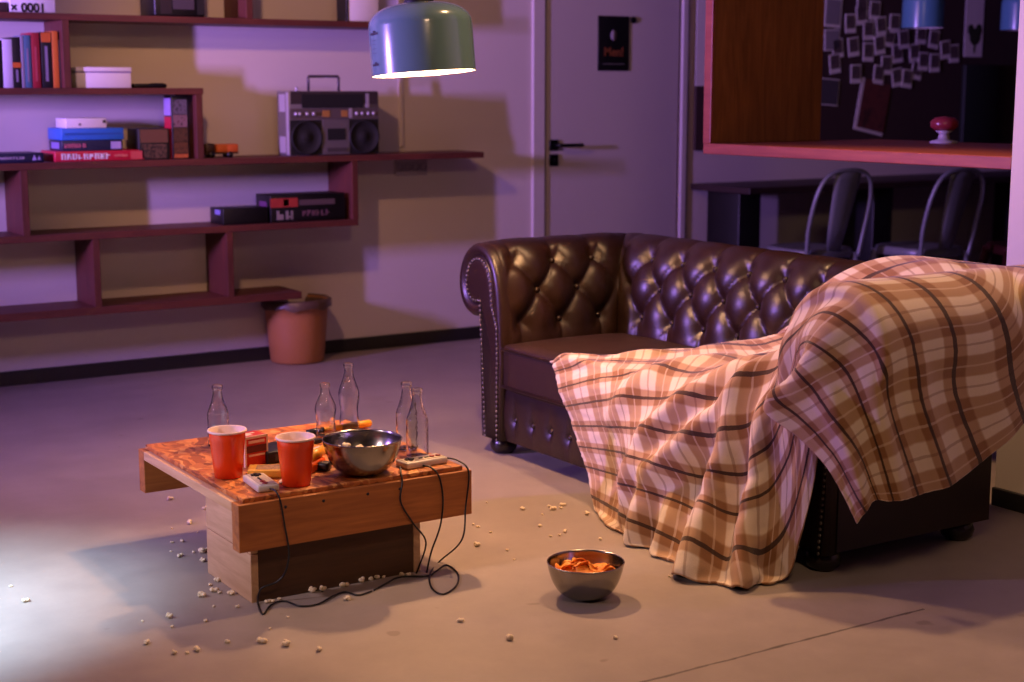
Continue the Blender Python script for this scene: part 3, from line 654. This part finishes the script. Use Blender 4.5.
# seat cushion
b = MB(); nx, ny = 30, 60; bmx = bmesh.new(); bmesh.ops.create_cube(bmx, size=1)
bmesh.ops.subdivide_edges(bmx, edges=bmx.edges[:], cuts=23, use_grid_fill=True)
hx_, hy_, hz_ = (SXB-SX0+.0)/2, (SYL-SYR-.006)/2, .082; cx_, cy_, cz_ = SX0+hx_-.004, (SYL+SYR)/2, .31
for v in bmx.verts:
    p = v.co*2; r = .022
    q = Vector((p.x*hx_, p.y*hy_, p.z*hz_)); c = Vector((max(-hx_+r, min(hx_-r, q.x)), max(-hy_+r, min(hy_-r, q.y)), max(-hz_+r, min(hz_-r, q.z)))); d = q-c
    if d.length > r: q = c+d.normalized()*r
    if p.z > 0: q.z += p.z*.026*max(0, 1-p.x**2)**.6*max(0, 1-p.y**2)**.6
    v.co = q+Vector((cx_, cy_, cz_))
b.bm(bmx, 0, None, True); 
MB_seat = b.build('seat_cushion', plain('seat_leather', '#28150c', .6, Specular_IOR_Level=.25), sofa)
b = MB(); b.tube([(SX0-.002, SYR+.01, .247), (SX0-.004, SYL-.01, .247)], .006, 8); b.tube([(SX0-.002, SYR+.01, .372), (SX0-.004, SYL-.01, .372)], .005, 8); b.build('piping', M_leather, MB_seat)
# bun feet
for fx, fy in ((SX0+.05, SYL+.065), (SX0+.05, SYR-.065), (SXB+.075, SYL+.065), (SXB+.075, SYR-.065)):
    MB().lathe([(.0001, .0), (.03, .0), (.043, .012), (.047, .03), (.04, .048), (.032, .058), (.0001, .06)], 20, 0, Matrix.Translation((fx, fy, 0))).build('foot', plain('dark_foot_wood', '#1a0f0b', .25), sofa)

# ------------------------------------------------------------------ plaid blanket: drape solved against the sofa
CPTS = [  # u columns (left hem -> hem outside the right arm), v rows (back hem -> front hem)
 [(2.685,3.945,.385),(2.66,3.905,.36),(2.645,3.86,.29),(2.645,3.80,.22),(2.635,3.74,.145),(2.615,3.66,.075),(2.545,3.53,-.02)],
 [(2.76,3.755,.412),(2.71,3.71,.42),(2.63,3.63,.365),(2.61,3.57,.27),(2.60,3.51,.18),(2.58,3.45,.09),(2.49,3.39,-.02)],
 [(2.93,3.715,.418),(2.80,3.58,.43),(2.665,3.48,.40),(2.60,3.42,.30),(2.56,3.36,.20),(2.53,3.30,.10),(2.47,3.24,-.02)],
 [(3.09,3.675,.425),(2.92,3.46,.44),(2.69,3.31,.43),(2.61,3.25,.32),(2.56,3.18,.2),(2.52,3.12,.1),(2.46,3.09,-.02)],
 [(3.165,3.53,.47),(3.0,3.25,.47),(2.73,3.12,.46),(2.62,3.07,.34),(2.57,3.02,.21),(2.50,2.97,.1),(2.40,2.90,-.02)],
 [(3.19,3.32,.57),(3.05,3.06,.57),(2.77,2.98,.53),(2.64,2.94,.39),(2.59,2.89,.25),(2.54,2.85,.12),(2.45,2.78,-.02)],
 [(3.22,3.18,.68),(3.08,2.90,.68),(2.80,2.87,.66),(2.65,2.86,.54),(2.62,2.82,.40),(2.61,2.78,.25),(2.56,2.735,-.01)],
 [(3.33,3.02,.735),(3.1,2.72,.735),(2.84,2.71,.735),(2.66,2.74,.69),(2.61,2.755,.60),(2.635,2.74,.50),(2.655,2.715,.37)],
 [(3.42,2.82,.735),(3.12,2.57,.66),(2.87,2.55,.65),(2.70,2.55,.63),(2.62,2.62,.57),(2.565,2.70,.50),(2.55,2.785,.445)],
 [(3.47,2.62,.67),(3.15,2.535,.50),(2.89,2.525,.48),(2.74,2.525,.46),(2.66,2.545,.42),(2.61,2.58,.37),(2.585,2.62,.32)],
 [(3.50,2.545,.50),(3.22,2.53,.385),(3.0,2.52,.275),(2.84,2.515,.245),(2.72,2.52,.24),(2.67,2.54,.24),(2.64,2.56,.185)]]
def crom(A, n):
    A = np.asarray(A, float); k = A.shape[0]; x = np.linspace(0, k-1, n); i = np.clip(np.floor(x).astype(int), 0, k-2); f = (x-i)[:, None, None]
    g = lambda j: A[np.clip(j, 0, k-1)]
    a, b_, c, d = g(i-1), g(i), g(i+1), g(i+2)
    return .5*((2*b_)+(-a+c)*f+(2*a-5*b_+4*c-d)*f*f+(-a+3*b_-3*c+d)*f**3)
NU, NV = 150, 96
P = crom(CPTS, NU); P = np.swapaxes(crom(np.swapaxes(P, 0, 1), NV), 0, 1)
def normals(P):
    du = np.gradient(P, axis=0); dv = np.gradient(P, axis=1); n = np.cross(dv, du); return n/np.maximum(np.linalg.norm(n, axis=2, keepdims=True), 1e-9)
UU, VV = np.meshgrid(np.linspace(0, 10, NU), np.linspace(0, 6, NV), indexing='ij')
def ridge(u0, v0, u1, v1, amp, wd):
    d = np.array([u1-u0, v1-v0]); L2 = d@d; t = np.clip(((UU-u0)*d[0]+(VV-v0)*d[1])/L2, 0, 1)
    r2 = (UU-u0-t*d[0])**2+(VV-v0-t*d[1])**2; return amp*np.exp(-r2/(2*wd*wd))*np.sin(PI*np.clip(t*.86+.07, 0, 1))**.5
FOLDS = [(5.1,2.2,3.9,3.1,.08,.2),(3.9,3.1,2.7,4.2,.10,.2),(2.7,4.2,2.2,6.2,.10,.18),
         (4.5,1.7,3.4,2.5,.06,.17),(3.4,2.5,2.5,3.4,.07,.17),(2.5,3.4,1.6,5.4,.07,.17),
         (4.9,2.6,4.4,4.0,.10,.24),(4.4,4.0,4.0,6.3,.12,.24),(5.4,3.2,5.2,4.6,.06,.15),(5.2,4.6,5.0,6.3,.10,.16),
         (3.1,4.6,3.0,6.3,.07,.15),(3.3,.9,1.3,3.0,.04,.2),(4.9,.7,3.6,1.8,.045,.18),
         (.9,.1,.2,.8,.03,.2),(2.3,.3,1.3,.7,.03,.16),(3.8,.15,2.6,.5,.03,.15),(6.3,.35,4.6,.25,.03,.13),(7.7,.5,6.3,.4,.045,.18),
         (6.6,1.2,6.3,3.4,.05,.2),(7.3,2.6,7.9,5.4,.06,.2),(7.9,5.4,8.3,6.2,.05,.2),(8.3,4.5,9.9,5.4,.045,.16),(8.4,1.0,10.2,1.4,.02,.2),(8.3,2.4,10.2,2.6,.022,.2),(8.4,3.6,10.2,3.7,.02,.18)]
NRM = normals(P); sgn = 1 if NRM[NU//4, NV//4, 2] > 0 else -1
H = sum(ridge(*f) for f in FOLDS)
P0 = P + NRM*sgn*(H[..., None]*.85-.012)
rng = np.random.RandomState(3)
P0 = P0 + NRM*sgn*(rng.randn(NU, NV, 1)*.002)
def collide(P, m=.010):
    x, y, z = P[..., 0], P[..., 1], P[..., 2]
    z = np.maximum(z, .006)
    # seat block
    top = .395+m+.015*np.clip(1-((x-2.93)/.24)**2, 0, 1); fr = SX0-m-.002
    ins = (x > fr) & (x < 3.25) & (z < top) & (y > 2.72) & (y < 4.25)
    up_ = (top-z) < (x-fr); z = np.where(ins & up_, top, z); x = np.where(ins & ~up_, fr, x)
    # right arm roll and post
    for ax in (0, 1):
        if ax == 0: cy, cz, r = 2.70, .583, .160+m; a, lo, hi = y, SX0-m-.003, 3.5; l = x
        else: cy, cz, r = 3.31, .583, .160+m; a, lo, hi = x, 2.56, 4.5; l = y
        dy, dz_ = a-cy, z-cz; d = np.hypot(dy, dz_)+1e-9; ins = (d < r) & (l > lo) & (l < hi)
        if ax == 0:
            useF = ins & ((x-lo) < (r-d)); x = np.where(useF, lo, x); ins = ins & ~useF
        a2 = np.where(ins, cy+dy/d*r, a); z = np.where(ins, cz+dz_/d*r, z)
        if ax == 0: y = a2
        else: x = a2
    ins = (x > SX0-m-.003) & (x < 3.3) & (y > 2.712-m) & (y < 2.84+m) & (z < .6)
    px, p1, p2 = x-(SX0-m-.003), y-(2.712-m), (2.84+m)-y
    f1 = ins & (px <= np.minimum(p1, p2)); f2 = ins & ~f1 & (p1 < p2); f3 = ins & ~f1 & ~f2
    x = np.where(f1, SX0-m-.003, x); y = np.where(f2, 2.712-m, np.where(f3, 2.84+m, y))
    return np.stack([x, y, z], -1)
def solve(P0, steps=60, iters=6, slack=1.03, kt=.05):
    P = P0.copy(); V_ = np.zeros_like(P); dt = 1/60.
    cons = []
    def reg(di, dj, stiff):
        I, J = np.arange(NU), np.arange(NV)
        i0 = slice(max(0, -di), NU-max(0, di)); j0 = slice(max(0, -dj), NV-max(0, dj)); i1 = slice(max(0, di), NU+min(0, di)); j1 = slice(max(0, dj), NV+min(0, dj))
        L = np.linalg.norm(P0[i1, j1]-P0[i0, j0], axis=2)*(slack if abs(di)+abs(dj) < 3 else 1.0); cons.append((i0, j0, i1, j1, L, stiff))
    reg(1, 0, .45); reg(0, 1, .45); reg(1, 1, .25); reg(1, -1, .25); reg(3, 0, .12); reg(0, 3, .12)
    for st in range(steps):
        V_[..., 2] -= 9.8*dt*.06; Q = P+V_*dt
        for it in range(iters):
            for i0, j0, i1, j1, L, k in cons:
                d = Q[i1, j1]-Q[i0, j0]; l = np.linalg.norm(d, axis=2)+1e-9; c = d*((l-L)/l*k*.5)[..., None]
                Q[i0, j0] += c; Q[i1, j1] -= c
            Q = collide(Q)
        Q += (P0-Q)*kt*(1-.6*st/steps); Q = collide(Q)
        V_ = (Q-P)/dt*.85; P = Q
    return P
P = solve(P0, 40, 5, 1.0, .22)
def smooth(P, n):
    for _ in range(n):
        Q = P.copy(); Q[1:-1, 1:-1] = .5*P[1:-1, 1:-1]+.125*(P[2:, 1:-1]+P[:-2, 1:-1]+P[1:-1, 2:]+P[1:-1, :-2]); P = Q
    return P
P = collide(smooth(P, 2), .011)
b = MB(); b.grid(P)
bl = b.build('plaid_blanket', M_plaid, None, solid=.007)
uv = bl.data.uv_layers.new(name='UVMap'); UVG = np.stack(np.meshgrid(np.linspace(0, 2.15, NU), np.linspace(0, .98, NV), indexing='ij'), -1).reshape(-1, 2)
li = np.zeros(len(bl.data.loops), dtype=np.int32); bl.data.loops.foreach_get('vertex_index', li); uv.data.foreach_set('uv', UVG[li].ravel().astype(np.float32))
tag(bl, 'tan and cream plaid blanket with dark lines draped over the sofa seat and arm', 'blanket')
sd = bl.modifiers.new('sub', 'SUBSURF'); sd.levels = 1; sd.render_levels = 1

# ------------------------------------------------------------------ coffee table
TX0, TX1, TY0, TY1, TZ = 1.337, 1.976, 3.265, 3.957, .262
tab = thing('coffee_table', 'low timber coffee table with strand-board top on a plank crate', 'table', ((TX0+TX1)/2, (TY0+TY1)/2, 0))
ox, oy = tab.location.x, tab.location.y
def tbx(nm, x0, y0, z0, x1, y1, z1, m, par=tab, bev=.002): return MB().box(x0-ox, y0-oy, z0, x1-ox, y1-oy, z1).build(nm, m, par, bev)
tbx('top_sheet', TX0+.016, TY0+.012, TZ, TX1-.02, TY1-.012, TZ+.012, M_osb)
tbx('top_board', TX0, TY0+.042, TZ-.024, TX1-.001, TY1-.042, TZ, M_planky)
tbx('front_beam', TX0, TY0, .146, TX1, TY0+.042, TZ, M_plank); tbx('rear_beam', TX0, TY1-.042, .146, TX1, TY1, TZ, M_planky if False else M_plank)
CX0, CX1, CY0, CY1 = 1.386, 1.853, 3.318, 3.60
tbx('crate_side', CX0, CY0, 0, CX0+.02, CY1, .12, M_crate); tbx('crate_side', CX0, CY0, .122, CX0+.02, CY1, TZ-.024, M_crate)
tbx('crate_side', CX1-.02, CY0, 0, CX1, CY1, TZ-.024, M_crate)
tbx('crate_front', CX0+.02, CY0+.001, 0, CX1-.02, CY0+.021, TZ-.024, M_crated); tbx('crate_back', CX0+.02, CY1-.021, 0, CX1-.02, CY1-.001, TZ-.024, M_crated)
b = MB()
for q in (.12, .22, .34, .43): b.lathe([(.0001, 0), (.004, 0), (.004, .0006), (.0001, .0006)], 10, 0, Matrix.Translation((TX0+q-ox, TY0-oy-.0002, TZ-.02)) @ Matrix.Rotation(PI/2, 4, 'X'))
b.build('screw_head', M_ink, tab)
TT = TZ+.0125
def tp(x, y): return at(x, y, Z=TT)
# red cups
M_cup = plain('red_cup_plastic', '#ee4210', .25, 0, .03); M_cupin = plain('white_cup_lining', '#e9c9bd', .4)
cup = thing('plastic_cup', 'red plastic cup standing left of the card box', 'cup', (*tp(228.5, 476.5)[:2], TT), 0, 'red party cups on the table')
CH, c0, c1_ = .121, .034, .0465
MB().lathe([(.0001, .003), (c0-.006, .003), (c0-.004, 0), (c0, .001), (c0+.003, .03), (c0+.0035, .0305), (c0+.006, .06), (c0+.0065, .0605), (c0+.0095, .095), (c0+.0102, .0955), (c1_-.002, CH-.008), (c1_-.0015, CH-.006)], 40).build('cup_wall', M_cup, cup)
b = MB(); b.lathe([(c1_-.0015, CH-.006), (c1_+.001, CH-.006), (c1_+.0026, CH-.003), (c1_+.001, CH), (c1_-.002, CH-.001), (c0+.005, .055), (c0-.002, .006), (.0001, .006)], 40); b.build('cup_lining', M_cupin, cup)
dup(cup, (*tp(296.5, 484.5)[:2], TT), .5, 'red plastic cup nearest the steel bowl on the table')
# bowls
def bowl(name, label, loc, Rr, Hh):
    r = thing(name, label, 'bowl', loc)
    prof = [(.0001, .0015), (Rr*.42, .0015), (Rr*.5, .004), (Rr*.7, Hh*.2), (Rr*.86, Hh*.48), (Rr*.955, Hh*.8), (Rr*.985, Hh*.97), (Rr, Hh), (Rr*1.0, Hh+.002), (Rr*.97, Hh+.001), (Rr*.945, Hh*.8), (Rr*.85, Hh*.49), (Rr*.69, Hh*.22), (Rr*.5, .007), (.0001, .006)]
    sp = smoothpath([(a, 0, z_) for a, z_ in prof], 3)
    MB().lathe([(p[0], p[2]) for p in sp], 64).build('shell', M_steel, r); return r
pb = tp(364.5, 474); BL = (pb[0], pb[1]+.01)
bowl('steel_bowl', 'brushed steel bowl on the coffee table', (*BL, TT), .100, .088)
fb = at(594, 603, Z=0); FBL = (fb[0]+.01, fb[1]+.05)
bowl('steel_bowl', 'brushed steel bowl of orange crisps on the floor', (*FBL, 0), .095, .088)
# bottles
def bottle(label, px, py, Hh, hip=True):
    p = tp(px, py); o = thing('glass_bottle', label, 'bottle', (p[0], p[1], TT), 0, 'empty glass bottles on the table'); k = Hh/.19
    if hip: pr = [(.022, .0), (.0275, .004), (.0285, .02), (.0262, .045), (.0255, .06), (.0285, .085), (.0298, .1), (.028, .115), (.0215, .135), (.0155, .152), (.0128, .168), (.0128, .176), (.0145, .178), (.0145, .188), (.0125, .19)]
    else: pr = [(.024, 0), (.0285, .004), (.029, .02), (.029, .095), (.0275, .108), (.021, .128), (.0155, .148), (.0128, .166), (.0128, .175), (.0148, .177), (.0148, .188), (.0128, .19)]
    out = [(a, z_*k) for a, z_ in [(q[0], q[2]) for q in smoothpath([(a, 0, z_) for a, z_ in pr], 4)]]
    inn = [(max(a-.0028, .001), max(z_, .007)) for a, z_ in out][::-1]
    MB().lathe([(.0001, .002)]+out+inn+[(.0001, .007)], 28).build('bottle_body', M_glass, o); return o
bottle('clear straight glass bottle standing behind the left red cup', 219, 446, .168, False)
bottle('shorter contoured glass bottle standing left of the taller one', 326, 437, .152)
bottle('tallest contoured glass bottle at the back of the table', 349.5, 430, .192)
bottle('clear contoured bottle half hidden behind another by the bowl', 407, 449, .183, False)
bottle('clear glass bottle in front at the right end of the table', 417.5, 457, .183, False)
# card box
p = tp(249, 474); M_card = plain('red_card_box', '#c22c16', .45)
cb = thing('card_box', 'small red and cream card box between the two cups', 'box', (1.478, 3.552, TT), R(10))
MB().rbox(0, 0, 0, .068, .06, .078, .002).build('carton', M_card, cb)
M_cream = plain('cream_print', '#e3bfa0', .5)
b = MB(); b.box(.0, -.0008, .072, .068, .0, .0775); b.box(-.0008, -.0008, .0, .004, .0, .078); b.box(.064, -.0008, .0, .0688, .0, .078); b.box(-.0008, 0, .0, 0, .006, .078); b.box(.0, .0, .0778, .068, .003, .0786); b.build('cream_edge', M_cream, cb)
b = MB(); b.box(.01, -.0012, .06, .058, 0, .067); b.box(.01, -.0012, .026, .058, 0, .031); b.build('lettering', M_cream, cb)
MB().box(.004, -.001, .036, .064, 0, .054).build('dark_band', plain('maroon_print', '#5c1a12', .5), cb)
b = MB(); b.box(.012, .012, .078, .032, .05, .0788); b.box(.034, .03, .078, .05, .04, .0788); b.build('lid_print', M_cream, cb)
# game controllers
M_ctl = plain('controller_grey', '#cfc6ba', .4); M_ctlt = plain('controller_face', '#b9a890', .45)
def pad(label, loc, rz):
    o = thing('game_controller', label, 'controller', loc, rz)
    MB().rbox(-.0625, -.027, 0, .0625, .027, .017, .004).build('shell', M_ctl, o)
    MB().rbox(-.058, -.018, .0165, .058, .02, .0182, .001).build('face_plate', M_ctlt, o)
    b = MB(); b.box(-.05, -.0045, .018, -.026, .0045, .0215); b.box(-.0425, -.012, .018, -.0335, .012, .0215); b.build('direction_pad', M_black, o)
    for x in (-.012, .006): MB().rbox(x, -.006, .018, x+.012, -.001, .0205, .002).build('menu_button', M_black, o)
    for x in (.028, .047): MB().lathe([(.0001, .021), (.006, .021), (.007, .019), (.007, .0178)], 16, 0, Matrix.Translation((x, -.004, 0))).build('round_button', plain('button_red', '#8c1f1c', .35), o)
    return o
pad('grey game controller lying in front of the left red cup', (1.437, 3.362, TT), R(-96))
pad('grey game controller beside the bowl at the right table end', (1.872, 3.340, TT), R(4))
# cartridge
o = thing('game_cartridge', 'yellow game cartridge with a dark picture label on the table', 'cartridge', (1.497, 3.452, TT), R(-28))
MB().rbox(-.05, -.034, 0, .045, .034, .02, .003).build('case', plain('cartridge_yellow', '#d7a13c', .4), o)
MB().box(-.03, -.022, .0198, .035, .024, .0208).build('picture_label', m_print('cartridge_art', ['#2a2430', '#8f6a4a', '#b59066', '#4b4450'], 90), o)
# second, black cassette behind the card box
o = thing('video_cassette', 'black cassette lying behind the card box and right cup', 'cassette', (1.60, 3.61, TT), R(10))
MB().rbox(-.07, -.05, 0, .07, .05, .032, .003).build('case', M_black, o); MB().box(-.05, -.0512, .008, .02, -.0495, .024).build('spine_label', plain('cassette_label', '#3a3634', .6), o)
# toy light gun
gn = thing('toy_light_gun', 'orange toy pistol lying between the right cup and the bowl', 'toy', (1.612, 3.44, TT), R(40))
M_gor = plain('toy_orange', '#ea5a14', .35); M_gye = plain('toy_yellow', '#f0a02a', .35)
MB().rbox(-.05, -.018, .0, .045, .014, .026, .007).build('gun_body', M_gor, gn); MB().tube([(-.02, 0, .036), (.075, 0, .036)], .013, 14).build('barrel', M_gye, gn); MB().rbox(-.01, -.045, .001, .022, -.012, .022, .006).build('grip', M_black, gn)
o = thing('light_wand', 'yellow plastic stick lying behind the steel bowl', 'toy', (1.885, 3.80, TT), R(0))
b = MB(); b.tube([(-.075, 0, .011), (-.06, 0, .011), (.05, .003, .012), (.078, .004, .012), (.083, .004, .012)], [.006, .008, .0105, .011, .006], 14); b.build('stick', M_gye, o)
MB().tube([(-.12, -.004, .01), (-.07, 0, .011)], .009, 12).build('dark_end', M_black, o)
o = thing('folded_note', 'small pale folded card lying behind the bowl', 'card', (1.752, 3.63, TT), R(20)); MB().rbox(-.045, -.03, 0, .045, .03, .004, .001).build('card', M_page, o)
o = thing('black_pouch', 'flat dark pouch under the shorter bottle', 'pouch', (1.70, 3.72, TT), R(16)); b = MB(); b.rbox(-.09, -.035, 0, .06, .035, .008, .003); b.build('pouch', plain('dark_cloth', '#2a1b1c', .8), o); MB().rbox(-.09, -.036, .0081, .06, -.02, .011, .001).build('flap', M_black, o)
o = thing('short_pot', 'small dark pot lid lying beside the right cup', 'lid', (1.66, 3.555, TT)); MB().lathe([(.0001, 0), (.022, 0), (.024, .01), (.02, .02), (.0001, .022)], 20).build('pot', M_black, o)

# controller cables
FZ = .0032
def cable(label, pts, r=.0023):
    b = MB(); b.tube(smoothpath(pts, 10), r, 8)
    tag(b.build('controller_cable', M_black), label, 'cable')
cable('thin black cable hanging from the left controller down the table front', [(1.433, 3.298, TT+.008), (1.438, 3.276, TT+.006), (1.443, 3.262, TZ-.004), (1.45, 3.257, .2), (1.462, 3.262, .13), (1.455, 3.27, .08), (1.435, 3.28, .055), (1.402, 3.296, .04)] + [tuple(at(x, y, Z=FZ)) for x, y in ((258, 603), (263, 614), (271, 605), (284, 601), (300, 606), (318, 604), (333, 596), (345, 592), (358, 595), (372, 591))])
c2p = [(1.942, 3.345, TT+.008), (1.957, 3.30, TT+.007), (1.965, 3.262, TZ-.004), (1.95, 3.253, .17), (1.93, 3.24, .09)] + [tuple(at(x, y, Z=FZ)) for x, y in ((440, 561), (430, 574), (432, 588), (443, 594), (456, 586), (458, 574), (447, 565), (436, 571), (427, 576), (400, 577), (385, 584), (374, 590))]
cable('black cable from the right controller ending in a loop on the floor', c2p)
cable('black cable hanging down left of the bowl front to the crate', [(1.792, 3.31, TT+.012), (1.78, 3.285, TT+.006), (1.772, 3.262, TZ-.004), (1.765, 3.258, .21), (1.80, 3.26, .15), (1.845, 3.275, .09), (1.835, 3.295, .02), (1.83, 3.30, FZ)])
cable('black cable hanging mid-way under the right controller', [(1.86, 3.312, TT+.005), (1.868, 3.285, TT+.004), (1.878, 3.262, TZ-.004), (1.885, 3.256, .2), (1.88, 3.262, .13), (1.86, 3.275, .06), (1.855, 3.29, FZ)])

# ------------------------------------------------------------------ popcorn and crisps
M_pop = m_print('popped_corn', ['#e8dcc2', '#f1e8d6', '#d9b878', '#efe4cc'], 120, .7)
pops = []
for k in range(5):
    rr = random.Random(k+20); b = MB()
    for i in range(rr.randint(4, 6)):
        a = rr.uniform(0, 2*PI); d = rr.uniform(.25, .62); b.ball((math.cos(a)*d, math.sin(a)*d, rr.uniform(.42, .85)), rr.uniform(.36, .52), 0, 6, (1, 1, rr.uniform(.7, 1)))
    b.ball((0, 0, .48), .48, 0, 6); me = b.build('tmp', M_pop); pops.append(me.data); bpy.data.objects.remove(me)
def popcorn(pts, label, group, z=None, big=.0108):
    for x, y, s in pts:
        p = at(x, y, Z=0) if z is None else (x, y, z); o = bpy.data.objects.new('popcorn', random.choice(pops)); COL.objects.link(o)
        q = big*s*random.uniform(.9, 1.15); o.location = (float(p[0]), float(p[1]), float(p[2])-.0002); o.scale = (q, q, q*.95); o.rotation_euler = (0, 0, random.uniform(0, 6.28)); tag(o, label, 'popcorn', group)
popcorn([(26,602,1),(11,587,.5),(170,618,1),(172,628,.5),(142,622,.45),(146,644,1),(197,651,1.05),(175,654,.7),(187,654,.55),(228,643,.7),(262,643,1.05),(287,646,1.1),(320,651,1),(270,630,.45),(206,622,.55),(288,618,.5)], 'popped corn piece lying on the open floor in front of the crate left corner', 'popcorn on the open floor left')
popcorn([(171,500,.9),(189,524,1.1),(182.5,542,.9),(172,543,.5),(180,557,.85),(171,552,.4),(197.5,533,.4),(171.5,529,.4)], 'popped corn piece on the purple floor behind the crate left side', 'popcorn on the purple floor')
popcorn([(204,510,.8),(194,553,.5),(201,553,1.15),(206,551,.9),(203.5,562,1),(218,582,1.15),(210,586,.6),(214.5,592,1.05),(203,597,1.1),(220,593.5,.6),(230.5,595,1),(237.5,608,.65),(213.7,607,.5)], 'popped corn piece lying beside the left plank side of the crate', 'popcorn beside the crate')
popcorn([(268,603,.95),(272,602.5,.85),(313,592.5,1.1),(323.5,591,1),(344.5,587,1.1),(347,600,.95),(362,583,1.05),(370,580.6,1),(377,579,1.1),(383.6,578,.7),(402.5,576,.8),(408,576.5,.8),(279,600,.5)], 'popped corn piece in the shade along the crate front', 'popcorn along the crate front')
popcorn([(487,503,.4),(522.5,510,.9),(553,510,1.1),(549,507,.6),(563,506,1),(561,509,.6),(587.5,515,1.05),(542,515,.5),(473.6,525,.5),(478,527.5,.6),(490.5,533,.6),(539.7,527,.6),(550.6,537,.5),(559.7,536,.5),(565,532.5,.8),(600,540,.75),(477.5,546.5,1.1),(507,551,.5),(514.4,560,.4)], 'popped corn piece on the floor between the table and the sofa', 'popcorn between table and sofa')
popcorn([(509,640,1.05),(616,639,.55),(461,622,1.05),(669,577,.5),(688,575,.6)], 'popped corn piece on the floor near the bowl of crisps', 'popcorn near the floor bowl')
popcorn([(1.505, 3.352, 1.2), (1.488, 3.358, .9), (1.815, 3.40, 1.0)], 'popped corn piece lying on the strand-board table top', 'popcorn on the table', TT)
pp_ = []
rr = random.Random(4)
for k in range(34):
    a = rr.uniform(0, 6.28); d = .062*math.sqrt(rr.random()); pp_.append((BL[0]+d*math.cos(a), BL[1]+d*math.sin(a), rr.uniform(.9, 1.2), TT+.034+.014*(k/34)+.22*d*d/.066))
for x, y, s, z_ in pp_: popcorn([(x, y, s)], 'popped corn piece in the steel bowl on the table', 'popcorn in the table bowl', z_)
M_chip = m_print('orange_crisp', ['#e06a12', '#f08a22', '#f5a83c', '#d85c0e'], 60, .55)
chm = []
for k in range(3):
    rr2 = random.Random(k); G = []
    for i in range(11):
        row = []
        for j in range(11):
            x, y = (i-5)/5, (j-5)/5; rn = max(abs(x), abs(y)); rd = math.hypot(x, y) or 1; f = rn/rd; X, Y = x*f, y*f
            row.append((X*.026, Y*.021, .006*(X*X-Y*Y*.7)+.0012*math.sin(9*X+k)))
        G.append(row)
    me = MB().grid(G).build('tmp', M_chip, solid=.0015); chm.append(me.data); bpy.data.objects.remove(me)
rr = random.Random(11)
for k in range(26):
    a = rr.uniform(0, 6.28); d = .060*math.sqrt(rr.random())
    o = bpy.data.objects.new('potato_crisp', chm[k % 3]); COL.objects.link(o); m = o.modifiers.new('solid', 'SOLIDIFY'); m.thickness = .0015
    hz2 = .046+.026*(k/26)*(1-d/.09)+.10*d; hump = .024*math.exp(-((d*math.cos(a)+.015)**2+(d*math.sin(a)-.01)**2)/.0012)
    o.location = (FBL[0]+d*math.cos(a), FBL[1]+d*math.sin(a), hz2+hump); o.rotation_euler = (rr.uniform(-.6, .6), rr.uniform(-.6, .6), rr.uniform(0, 6.28)); tag(o, 'orange potato crisp heaped in the steel bowl on the floor', 'crisp', 'crisps in the floor bowl')

# ------------------------------------------------------------------ light
def aim(o, to): o.rotation_euler = (Vector(to)-o.location).to_track_quat('-Z', 'Y').to_euler()
def light(name, kind, loc, col, power, to=None, **kw):
    d = bpy.data.lights.new(name, kind); d.color = col; d.energy = power
    for k_, v_ in kw.items(): setattr(d, k_, v_)
    o = bpy.data.objects.new(name, d); COL.objects.link(o); o.location = [float(q) for q in loc]
    if to is not None: aim(o, to)
    return o
WARM = (1.0, .49, .24)
light('pendant_bulb_light', 'POINT', (LAMP[0], LAMP[1], LAMP[2]+.112), (1.0, .54, .26), 150, shadow_soft_size=.036)
light('warm_wall_spot', 'SPOT', (1.75, 4.7, 2.1), WARM, 58, (3.6, 6.3, .95), spot_size=R(92), spot_blend=.7, shadow_soft_size=.05)
light('violet_tube', 'AREA', (-1.15, 5.0, 1.38), (.45, .24, 1.0), 138, (3.0, 5.0, 2.4), shape='RECTANGLE', size=.05, size_y=.42, spread=R(100))
light('cool_floor_spot', 'SPOT', (-.2, 3.35, 1.5), (.52, .72, 1.0), 860, (.5, 3.68, 0), spot_size=R(47), spot_blend=1.0, shadow_soft_size=.06)
light('warm_sofa_spot', 'SPOT', (2.9, 3.4, 2.68), (1.0, .56, .27), 165, (2.7, 3.1, 0), spot_size=R(88), spot_blend=.8, shadow_soft_size=.06)
light('left_table_spot', 'SPOT', (-.6, 3.3, 1.45), (1.0, .76, .88), 110, (1.6, 3.5, .25), spot_size=R(36), spot_blend=.9, shadow_soft_size=.05)
light('warm_ceiling_light', 'AREA', (1.3, .7, 2.65), (1.0, .62, .38), 24, (2.9, 3.2, .3), shape='DISK', size=.5)
wd = bpy.data.worlds.new('World'); scene.world = wd; wd.use_nodes = True
wd.node_tree.nodes['Background'].inputs[0].default_value = (.5, .36, .5, 1); wd.node_tree.nodes['Background'].inputs[1].default_value = .006

# ------------------------------------------------------------------ camera
cam = bpy.data.cameras.new('Camera'); co = bpy.data.objects.new('Camera', cam); COL.objects.link(co); scene.camera = co
cam.sensor_width = 36; cam.lens = F*36/1024; cam.clip_start = .05
mw = Matrix((RT, UP, -FW)).transposed().to_4x4(); mw.translation = Vector(CP); co.matrix_world = mw
cam.dof.use_dof = True; cam.dof.focus_distance = 4.1; cam.dof.aperture_fstop = 3.2
vs = scene.view_settings; vs.view_transform = 'Standard'; vs.look = 'None'; vs.gamma = 1; vs.exposure = 0; vs.use_curve_mapping = False
scene.cycles.use_denoising = True
scene.cycles.max_bounces = 8; scene.cycles.caustics_reflective = False; scene.cycles.caustics_refractive = False
